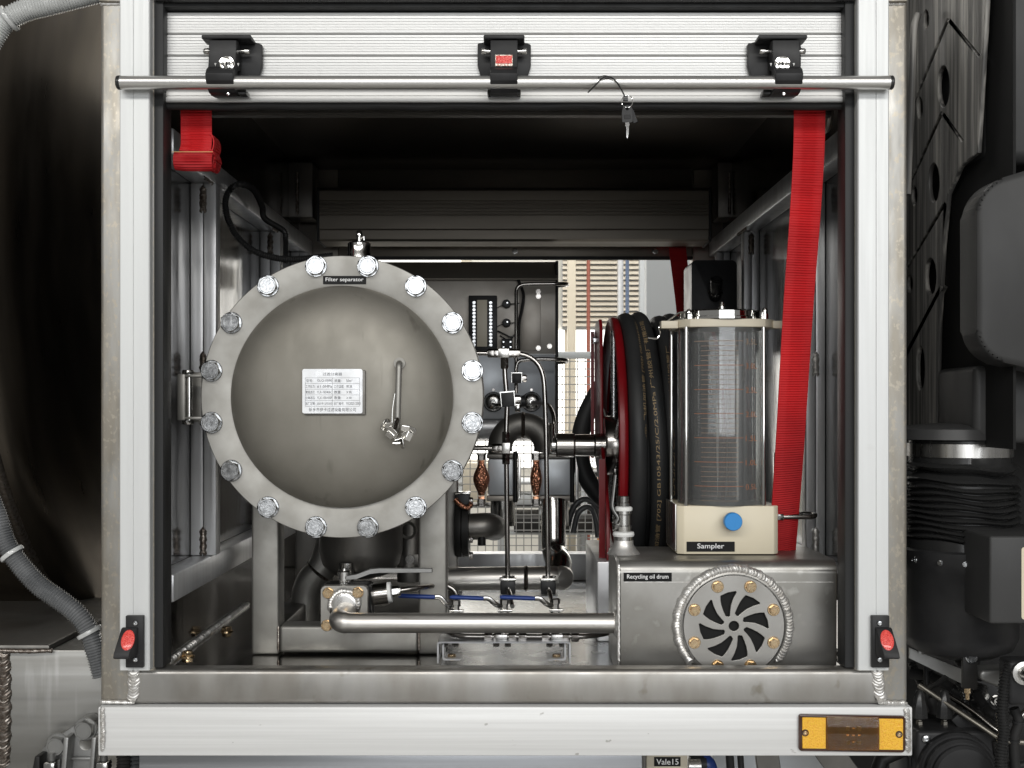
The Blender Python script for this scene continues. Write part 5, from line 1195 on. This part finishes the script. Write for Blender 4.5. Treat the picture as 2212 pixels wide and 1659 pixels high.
obj('bar', atube(B(), [P(1980, 1605, .16), P(1905, 1640, .16), P(1870, 1740, .16)], .012, 10), M['black_paint'], t)

# ================================================================ outside right: back of the cab with the air intake
xp = .705
ip = thing('perforated_shield', 'dusty black perforated side panel of the air intake right of the frame', 'panel', V((xp, .25, Z(955, .3))))
def pp(u, v): q = PX(u, v, xp); return (q.y, q.z)
outer = [pp(1945, -60), pp(2138, -60), pp(2132, 60), pp(2116, 330), pp(2080, 360), pp(2052, 420), pp(2042, 520), pp(2032, 700), pp(2026, 955), pp(1935, 955)]
def ell(u, v, rx, ry, n=20): return [pp(u + rx * math.cos(2 * math.pi * k / n), v + ry * math.sin(2 * math.pi * k / n)) for k in range(n)]
def slot_(u0, v0, u1, v1, w_):
    d = V((u1 - u0, v1 - v0, 0)).normalized(); n = V((-d.y, d.x, 0)) * w_
    return [pp(u0 + n.x, v0 + n.y), pp(u1 + n.x, v1 + n.y), pp(u1 - n.x, v1 - n.y), pp(u0 - n.x, v0 - n.y)]
holes = [ell(2043, 187, 13, 44), ell(2022, 395, 12, 42), ell(2015, 598, 12, 40), ell(1993, 796, 9, 48), ell(2005, 42, 6, 20), ell(1992, 233, 6, 22), ell(1980, 423, 6, 20), ell(1970, 613, 6, 18)]
for sl in ((2053, 42, 1975, 231), (2056, 44, 2120, 120), (2040, 243, 1962, 415), (2042, 245, 2084, 304), (2046, 440, 1963, 580), (2038, 620, 1962, 766)):
    holes.append(slot_(*sl, 2.2))
bm = plate2d(outer, holes, .008, .0022)
mapped(bm, lambda c: V((xp - c.z, c.x, c.y))); obj('panel', bm, M['dusty_black'], ip, 50)
obj('panel_backing', abox(B(), xp + .012, xp + .016, .02, .48, Z(960, .25), .80), M['void_black'], ip)
obj('edge_pipe', atube(B(), spline([P(1983, 30, .3), P(1975, 60, .3), P(1972, 120, .3), P(1968, 240, .3), P(1960, 420, .3)], 6), .006, 10), M['dusty_black'], ip)
ic = thing('air_intake', 'tall smooth black plastic air intake duct at the right edge', 'air intake', V((.8, .1, Z(960, .1))))
def rbox(name, u0, u1, v0, v1, y0_, y1_, bev, par, m='cab_black', seg=5): return obj(name, abox(B(), X(u0, y0_), X(u1, y0_), y0_, y1_, Z(v1, y0_), Z(v0, y0_), bev, seg), M[m], par, 60)
obj('upper_duct', abox(B(), .716, 1.2, .106, .45, Z(352, .106), .75, .020, 5), M['cab_black'], ic, 60)
obj('neck', abox(B(), .722, 1.2, .30, .5, Z(960, .3), Z(330, .3), .02, 4), M['cab_black'], ic, 60)
bm = B(); rx0 = .657; aprism(bm, rrect(rx0, 1.0, Z(770, 0), Z(400, 0), .040, 8), 0, .064, 'y', .009, 4)
mapped(bm, lambda c: V((c.x, c.y, c.z + (c.x - rx0) * (.30 if c.z > Z(600) else -.22)))); obj('resonator', bm, M['cab_black'], ic, 60)
obj('rear_duct', abox(B(), .70, 1.2, .12, .28, Z(958, .12), Z(790, .12), .010, 4), M['cab_black'], ic, 60)
obj('outlet_lip', alathe(B(), [(.086, 0), (.082, .016), (.06, .022), (.02, .025), (0, .025)], P(2050, 948, .20), (0, 0, 1), 40), M['cab_black'], ic, 60)
bl = thing('bellows', 'black rubber intake bellows with bright steel clamp band', 'bellows', P(2072, 1400, .20))
pbl = P(2072, 1000, .20); sb_ = s(.20)
def bv(v): return Z(v, .20)
prof = [(0, bv(950)), (.078, bv(951)), (.078, bv(998))]
k_ = [(.084, 1002), (.090, 1008), (.082, 1016), (.070, 1019), (.072, 1024), (.086, 1030), (.091, 1036), (.080, 1042)]
prof += [(r, bv(v)) for r, v in k_]
for i in range(9):
    v = 1046 + i * 13; prof += [(.080, bv(v)), (.0895, bv(v + 3.5)), (.0915, bv(v + 6)), (.0885, bv(v + 9)), (.080, bv(v + 11.5))]
prof += [(.086, bv(1164)), (.087, bv(1190)), (.0845, bv(1192)), (0, bv(1193))]
bm = alathe(B(), prof, (pbl.x, pbl.y, 0), (0, 0, 1), 64)
for v in bm.verts:                                           # the folds sag unevenly
    if bv(1180) < v.co.z < bv(1000):
        a = math.atan2(v.co.y - pbl.y, v.co.x - pbl.x); v.co.z += .0035 * math.sin(a * 2 + .6) + .0015 * math.sin(a * 5 + v.co.z * 90)
obj('folds', bm, M['black_gloss'], bl, 60)
obj('clamp_band', alathe(B(), [(.0785, bv(986)), (.0805, bv(985)), (.0805, bv(957)), (.0785, bv(956))], (pbl.x, pbl.y, 0), (0, 0, 1), 64), M['brushed'], bl, 30)
ac = thing('filter_canister', 'large black air filter canister with riveted collar below the bellows', 'canister', P(2072, 1430, .2))
obj('canister', alathe(B(), [(.088, bv(1180)), (.092, bv(1184)), (.092, bv(1222)), (.0885, bv(1226)), (.0885, bv(1370)), (.080, bv(1395)), (.055, bv(1412)), (0, bv(1416))], (pbl.x, pbl.y, 0), (0, 0, 1), 64), M['black_plastic'], ac, 50)
for a in (205, 232, 255):
    d = V((math.cos(R(a)), math.sin(R(a)), 0)); put('rivet', bolt_mesh('rivet', .003, .003, .0045, .001, M['zinc']), V((pbl.x, pbl.y, bv(1203))) + d * .0922, ac, rot_to(d))
bx_ = thing('battery_box', 'black box with a pale sticker edge at the right border', 'box', P(2180, 1350, .02))
rbox('box', 2138, 2330, 1158, 1348, .02, .2, .004, bx_, seg=3)
obj('sticker', aprism(B(), rrect(X(2206, .02), X(2300, .02), Z(1338, .02), Z(1182, .02), .004), .0188, .0198), M['cream'], bx_, 0)
# bracket, strap, lines and motor low at the right
tb = thing('mount_strap', 'grey flat mounting strap with hanging plate and bright bolt below the canister', 'bracket', P(2060, 1520, .15))
obj('strap', aprism(B(), [(X(1965, .2), Z(1400, .2)), (X(2080, .2), Z(1447, .2)), (X(2080, .2), Z(1478, .2)), (X(1965, .2), Z(1422, .2))], .2, .204), M['cast_grey'], tb)
obj('hanger', abox(B(), X(2080, .13), X(2112, .13), .13, .138, Z(1488, .13), Z(1400, .13), .001), M['black_paint'], tb)
put('bolt', bolt_mesh('bolt', .0072, .006, .0092, .0015, M['zinc']), P(2098, 1420, .13), tb, spin(.5))
obj('lower_nut', alathe(B(), [(0, 0), (.005, 0), (.005, -.010), (.003, -.011), (.003, -.02), (0, -.02)], P(2090, 1483, .135), (0, 0, 1), 6), M['gold'], tb)
obj('stay', atube(B(), [P(1988, 1412, .2), P(2004, 1368, .2)], .0055, 8, flat=.4), M['cast_grey'], tb)
obj('stay', atube(B(), [P(1996, 1355, .2), P(2045, 1373, .2)], .005, 8, flat=.5), M['black_gloss'], tb)
obj('gusset', aprism(B(), [(X(2040, .16), Z(1385, .16)), (X(2125, .16), Z(1395, .16)), (X(2115, .16), Z(1440, .16)), (X(2070, .16), Z(1440, .16))], .16, .17), M['black_paint'], tb)
cp_ = thing('casting_lug', 'rounded grey casting lug pointing left by the ribbed conduit', 'lug', P(2150, 1490, .12))
obj('lug', aprism(B(), [(X(a, .12), Z(b, .12)) for a, b in ((2117, 1455), (2125, 1448), (2180, 1446), (2260, 1450), (2260, 1510), (2190, 1500), (2120, 1470))], .12, .16, 'y', .004, 3), M['cast_grey'], cp_)
cf_ = thing('cable_conduit', 'black ribbed conduit running down beside the plate at the lower right edge', 'conduit', P(2160, 1690, .05))
obj('conduit', ribbed(B(), spline([P(2185, 1430, .05), P(2172, 1470, .05), P(2165, 1530, .05), P(2168, 1580, .05), P(2162, 1640, .05), P(2170, 1720, .05)], 8), .0085, .0046, .0012), M['black_gloss'], cf_)
pk = thing('relay_plate', 'black plastic relay cover with a red and silver plug at the right border', 'cover', P(2200, 1530, .04))
rbox('cover', 2180, 2300, 1428, 1525, .04, .08, .006, pk, 'black_plastic', 3)
obj('plug', alathe(B(), [(0, -.02), (.010, -.02), (.011, -.015), (.011, 0), (.017, .001), (.017, .006), (0, .006)], P(2214, 1455, .03), (0, 1, 0), 20), M['brushed'], pk)
obj('plug_core', alathe(B(), [(0, -.021), (.006, -.021), (.006, -.019), (0, -.019)], P(2214, 1455, .03), (0, 1, 0), 16), M['red_tube'], pk)
for i, (pts, r, lab) in enumerate((
        ([(1985, 1480, .18), (2030, 1510, .16), (2110, 1563, .12), (2160, 1596, .10), (2185, 1602, .10), (2260, 1604, .10)], .0042, 'long pale steel brake line slanting down across the lower right corner'),
        ([(2045, 1500, .2), (2100, 1535, .17), (2155, 1578, .14), (2186, 1590, .13), (2196, 1560, .13), (2230, 1520, .13)], .0046, 'dull steel line behind the long pale one, bending up at the end'))):
    t = thing('brake_line', lab, 'pipe', P(2100, 1600, .12), 'brake lines')
    obj('line', atube(B(), spline([P(*p) for p in pts], 6), r, 12), M['stainless_tube'] if i else M['brass_dull'], t)
for i, (pts, r) in enumerate((([(2010, 1510, .24), (2030, 1570, .22), (2075, 1620, .18), (2120, 1660, .15), (2140, 1720, .15)], .010), ([(1990, 1490, .26), (2020, 1480, .22), (2045, 1460, .2)], .004), ([(2000, 1440, .26), (2003, 1520, .25), (2005, 1600, .25)], .004), ([(2120, 1600, .2), (2090, 1575, .18), (2070, 1540, .2)], .003), ([(2150, 1600, .12), (2160, 1640, .12), (2190, 1655, .12), (2240, 1645, .12)], .006))):
    t = thing('loose_cable', ('thick black cable curving under the brake lines to the bottom', 'short thin cable rising to the flat strap', 'thin upright cable behind the left plug', 'thin looped wire hanging at the connector', 'black cable sagging below the brake lines at the right border')[i], 'cable', P(*pts[-1]), 'cables behind the cab')
    obj('cable', atube(B(), spline([P(*p) for p in pts], 8), r, 10), M['rubber'], t)
cn = thing('wire_connector', 'grey flat wire connector lying slanted below the long brake line', 'connector', P(2090, 1600, .15))
bm = B(); abox(bm, -.024, .024, -.006, .006, -.013, .013, .002); rm = Matrix.Rotation(R(48), 4, 'Y'); c = P(2088, 1567, .15); mapped(bm, lambda q: c + rm @ q); obj('body', bm, M['black_plastic'], cn)
for u, lab in ((1986, 'left'), (2040, 'right')):
    t = thing('valve_plug', lab + ' black tapered plug with brass nut standing on the motor housing', 'plug', P(u, 1580, .16), 'tapered plugs')
    obj('cone', alathe(B(), [(.010, 0), (.0135, .002), (.0125, .018), (.006, .042), (.004, .044), (0, .044)], P(u, 1552, .16), (0, 0, 1), 8), M['black_gloss'], t)
    obj('nut', alathe(B(), [(0, -.018), (.0055, -.018), (.0055, -.004), (.004, -.003), (.004, 0), (0, 0)], P(u, 1552, .16), (0, 0, 1), 6), M['brass_dull'], t)
mo = thing('brake_chamber', 'black round ribbed motor cover on a square plate in the bottom right corner', 'motor', P(2060, 1740, .1))
rbox('square_plate', 1980, 2150, 1580, 1760, .12, .20, .006, mo, 'black_plastic', 3)
rbox('mount_block', 1962, 2100, 1572, 1760, .145, .24, .003, mo, 'black_paint', 2)
pm = P(2064, 1664, .12)
obj('round_cover', alathe(B(), [(.060, 0), (.060, -.010), (.057, -.014), (.054, -.014), (.054, -.024), (.050, -.028), (.047, -.028), (.047, -.034), (.043, -.038), (.036, -.0385), (0, -.0385)], pm, (0, 1, 0), 56), M['black_plastic'], mo, 35)
obj('cover_mark', abox(B(), pm.x - .010, pm.x + .010, pm.y - .0395, pm.y - .038, pm.z - .005, pm.z + .005, .0006, 1), M['black_gloss'], mo)
for u, v in ((2000, 1596), (2113, 1645)): obj('screw', alathe(B(), [(.0062, 0), (.0062, -.003), (.004, -.0045), (.002, -.0045), (.002, -.002), (0, -.002)], P(u, v, .119 if u < 2100 else .10), (0, 1, 0), 16), M['zinc'], mo)
cabk = thing('cab_rear_wall', 'dark rear wall of the cab behind the intake and wiring', 'cab', V((1.1, .6, -1.0)))
obj('wall', abox(B(), .60, 2.2, .55, .60, -1.0, 1.6), M['black_paint'], cabk)  # cab wall widened into a dark backing so the gaps read black

# ================================================================ the hall seen through the far opening
GZ = -1.45
tag(obj('hall_floor', abox(B(), -25, 25, -14, 26, GZ - .1, GZ), M['hall_concrete']), kind='structure')
yw = 9.0
def hb_(name, u0, u1, v0, v1, y, th_, m, parent=None, bev=0): return obj(name, abox(B(), X(u0, y), X(u1, y), y, y + th_, Z(v1, y), Z(v0, y), bev), M[m], parent)
hw = thing('hall_wall', 'pale hall wall with tall bright windows seen through the far opening', 'wall', V((X(1350, yw), yw + .2, GZ)))
zt_, zb_ = Z(712, yw), Z(1010, yw)
obj('upper_wall', abox(B(), -8, 8, yw + .1, yw + .25, zt_, 5.5), M['hall_wall'], hw)
obj('lower_wall', abox(B(), -8, 8, yw + .1, yw + .25, GZ, zb_), M['hall_wall'], hw)
x = -7.0
while x < 7.5:
    zz_ = zt_ if X(1205, yw) - .94 < x < X(1390, yw) else 3.6
    obj('window_pane', abox(B(), x, x + .86, yw + .06, yw + .09, zb_, zz_), M['daylight_glass'], hw)
    obj('window_mullion', abox(B(), x + .86, x + .94, yw + .02, yw + .095, zb_, zz_), M['hall_cream'], hw)
    x += .94
obj('window_rail', abox(B(), -8, 8, yw + .08, yw + .13, Z(782, yw), Z(770, yw)), M['hall_grey'], hw)
lo_ = thing('hall_louvre', 'large beige slatted louvre panel high on the hall wall', 'louvre', V((X(1310, yw), yw, zt_)))
for k in range(16):
    v = 705 - k * 11.2
    obj('slat', aprism(B(), [(yw, Z(v, yw)), (yw - .03, Z(v, yw)), (yw - .005, Z(v - 8.2, yw)), (yw, Z(v - 8.2, yw))], X(1215, yw), X(1385, yw), 'x'), M['hall_slat'], lo_)
obj('backing', abox(B(), X(1214, yw), X(1386, yw), yw + .01, yw + .06, zt_ + .001, Z(530, yw)), M['hall_grey'], lo_)
for (u0, u1, m, lab, nm, y) in ((1226, 1244, 'hall_cream', 'cream column in front of the louvre in the hall', 'hall_column', 8.4), (1382, 1394, 'hall_grey', 'narrow grey steel post right of the louvre', 'hall_post', 8.2), (1335, 1347, 'tube_alu', 'pale cable ladder standing in front of the louvre', 'cable_ladder', 8.5)):
    t = obj(nm, abox(B(), X(u0, y), X(u1, y), y, y + .1, GZ, 4.0, .004), M[m]); tag(t, lab, 'post')
for (u, m, lab, y) in ((1271, 'hall_red', 'red service pipe rising in front of the louvre', 8.45), (1355, 'hall_blue', 'blue service pipe rising in front of the louvre', 8.45)):
    t = obj('service_pipe', atube(B(), [V((X(u, y), y, GZ)), V((X(u, y), y, 4.0))], .016, 12), M[m]); tag(t, lab, 'pipe', 'service pipes')
t = obj('grey_partition', abox(B(), X(1396, 5.5), X(1600, 5.5), 5.5, 5.6, GZ, 3.0, .01), M['hall_grey']); tag(t, 'plain grey partition panel right of the louvre behind the red strap', 'partition')
mf = thing('mesh_fence', 'wire mesh fence standing across the hall in front of the windows', 'fence', V((X(1250, 6.0), 6.0, GZ)))
bm = B(); yf_ = 6.0; zt2 = Z(775, yf_); x0_, x1_ = -3.5, 3.5
n = 0; x = x0_
while x < x1_: abox(bm, x - .003, x + .003, yf_, yf_ + .004, GZ, zt2); x += .05
z = GZ
while z < zt2: abox(bm, x0_, x1_, yf_ - .004, yf_ - .001, z - .003, z + .003); z += .05
o = obj('wire_mesh', bm, M['mesh_wire'], mf, 0); o['kind'] = 'stuff'
obj('top_rail', abox(B(), x0_, x1_, yf_ - .02, yf_ + .02, zt2, zt2 + .045, .004), M['hall_grey'], mf)
for i in range(4):
    x = -3.4 + i * 2.2; obj('fence_post', abox(B(), x, x + .05, yf_ - .025, yf_ + .025, GZ, zt2 + .05, .004), M['hall_grey'], mf)
def clutter(name, lab, cat, u0, u1, v0, v1, y, m, d=.3):
    t = obj(name, abox(B(), X(u0, y), X(u1, y), y, y + d, Z(v1, y), Z(v0, y), .01), M[m]); tag(t, lab, cat)
clutter('pallet_crate', 'pale wooden crate on the hall floor behind the mesh fence', 'crate', 1000, 1060, 1000, 1085, 6.8, 'hall_cream', .6)
clutter('orange_rack', 'orange rack upright far behind the reel feed hose', 'rack', 1296, 1309, 1035, 1180, 6.6, 'orange')
clutter('work_bench', 'dark low work bench on the hall floor behind the fence', 'bench', 1110, 1330, 1120, 1150, 7.2, 'black_paint', .8)

rk = thing('storage_rack', 'grey storage rack with boxes standing in the hall beyond the mesh fence', 'rack', P(1200, 1180, 7.6))
yr_ = 7.6
for u in (985, 1075, 1165, 1255, 1322): obj('rack_post', abox(B(), X(u, yr_), X(u, yr_) + .05, yr_, yr_ + .5, GZ, Z(1010, yr_), .004), M['hall_grey'], rk)
for v in (1040, 1092, 1150): obj('shelf', abox(B(), X(985, yr_), X(1330, yr_), yr_ - .01, yr_ + .5, Z(v + 5, yr_), Z(v, yr_), .004), M['black_paint'] if v == 1092 else M['hall_grey'], rk)
for i, (u0, u1, v0, v1, m) in enumerate(((995, 1030, 1016, 1040, 'hall_cream'), (1040, 1066, 1022, 1040, 'black_paint'), (1085, 1120, 1018, 1040, 'tape'), (1172, 1205, 1020, 1040, 'orange'), (1215, 1245, 1014, 1040, 'hall_grey'), (1262, 1300, 1020, 1040, 'black_paint'), (1000, 1050, 1062, 1092, 'tape'), (1090, 1150, 1070, 1092, 'hall_grey'), (1180, 1215, 1060, 1092, 'hall_cream'), (1262, 1312, 1066, 1092, 'black_paint'), (1010, 1060, 1120, 1150, 'black_paint'), (1100, 1160, 1112, 1150, 'tape'), (1190, 1245, 1118, 1150, 'hall_grey'))):
    t = obj('stored_box', abox(B(), X(u0, yr_), X(u1, yr_), yr_ + .02, yr_ + .4, Z(v1, yr_) + .001, Z(v0, yr_), .008), M[m])
    tag(t, ('cream', 'black', 'white', 'orange', 'grey', 'dark', 'wide white', 'wide grey', 'tall cream', 'wide black', 'low black', 'low white', 'low grey')[i] + ' box on a shelf of the far storage rack', 'box', 'boxes on the far rack')

# denser wiring and blocks low at the right
for i, (pts, r, lab) in enumerate((
        ([(1968, 1455, .30), (2010, 1462, .28), (2060, 1490, .26), (2110, 1530, .24), (2150, 1580, .22), (2165, 1700, .2)], .009, 'black loom crossing low behind the mount strap'),
        ([(1968, 1430, .32), (2000, 1500, .30), (2030, 1555, .27), (2090, 1600, .24), (2200, 1640, .22)], .007, 'black loom dropping behind the tapered plugs'),
        ([(2110, 1500, .22), (2130, 1530, .2), (2150, 1545, .18), (2200, 1550, .18), (2240, 1545, .18)], .008, 'black hose bending right under the casting lug'),
        ([(2120, 1480, .25), (2110, 1520, .24), (2115, 1580, .22), (2135, 1640, .2), (2160, 1720, .2)], .011, 'thick black hose running straight down behind the connector'),
        ([(2190, 1530, .1), (2200, 1560, .1), (2190, 1600, .1), (2195, 1680, .1)], .0075, 'short black hose below the relay cover'),
        ([(2060, 1440, .24), (2075, 1480, .22), (2085, 1520, .22), (2078, 1560, .22)], .005, 'thin black wire below the hanger plate'))):
    t = thing('wiring_loom', lab, 'cable', P(*pts[-1]), 'cables behind the cab')
    obj('loom', ribbed(B(), spline([P(*p) for p in pts], 8), r, .005, .0007) if i % 2 else atube(B(), spline([P(*p) for p in pts], 8), r, 12), M['black_gloss'] if i % 2 else M['rubber'], t)
    for k in (1, 2): obj('cable_tie', alathe(B(), [(r * 1.02, -.002), (r * 1.22, -.0015), (r * 1.22, .0015), (r * 1.02, .002)], P(*pts[k]), P(*pts[k + 1]) - P(*pts[k - 1]), 14), M['black_plastic'], t)
vb = thing('valve_block', 'black valve block with bright fittings tucked behind the brake lines', 'valve', P(2140, 1560, .28))
obj('block', abox(B(), X(2100, .28), X(2260, .28), .28, .36, Z(1640, .28), Z(1470, .28), .006, 2), M['black_plastic'], vb)
for u, v in ((2122, 1500), (2150, 1512), (2185, 1500), (2130, 1590)):
    put('fitting', bolt_mesh('fitting', .0068, .010, .009, .002, M['stainless']), P(u, v, .28), vb, spin(u * .1))
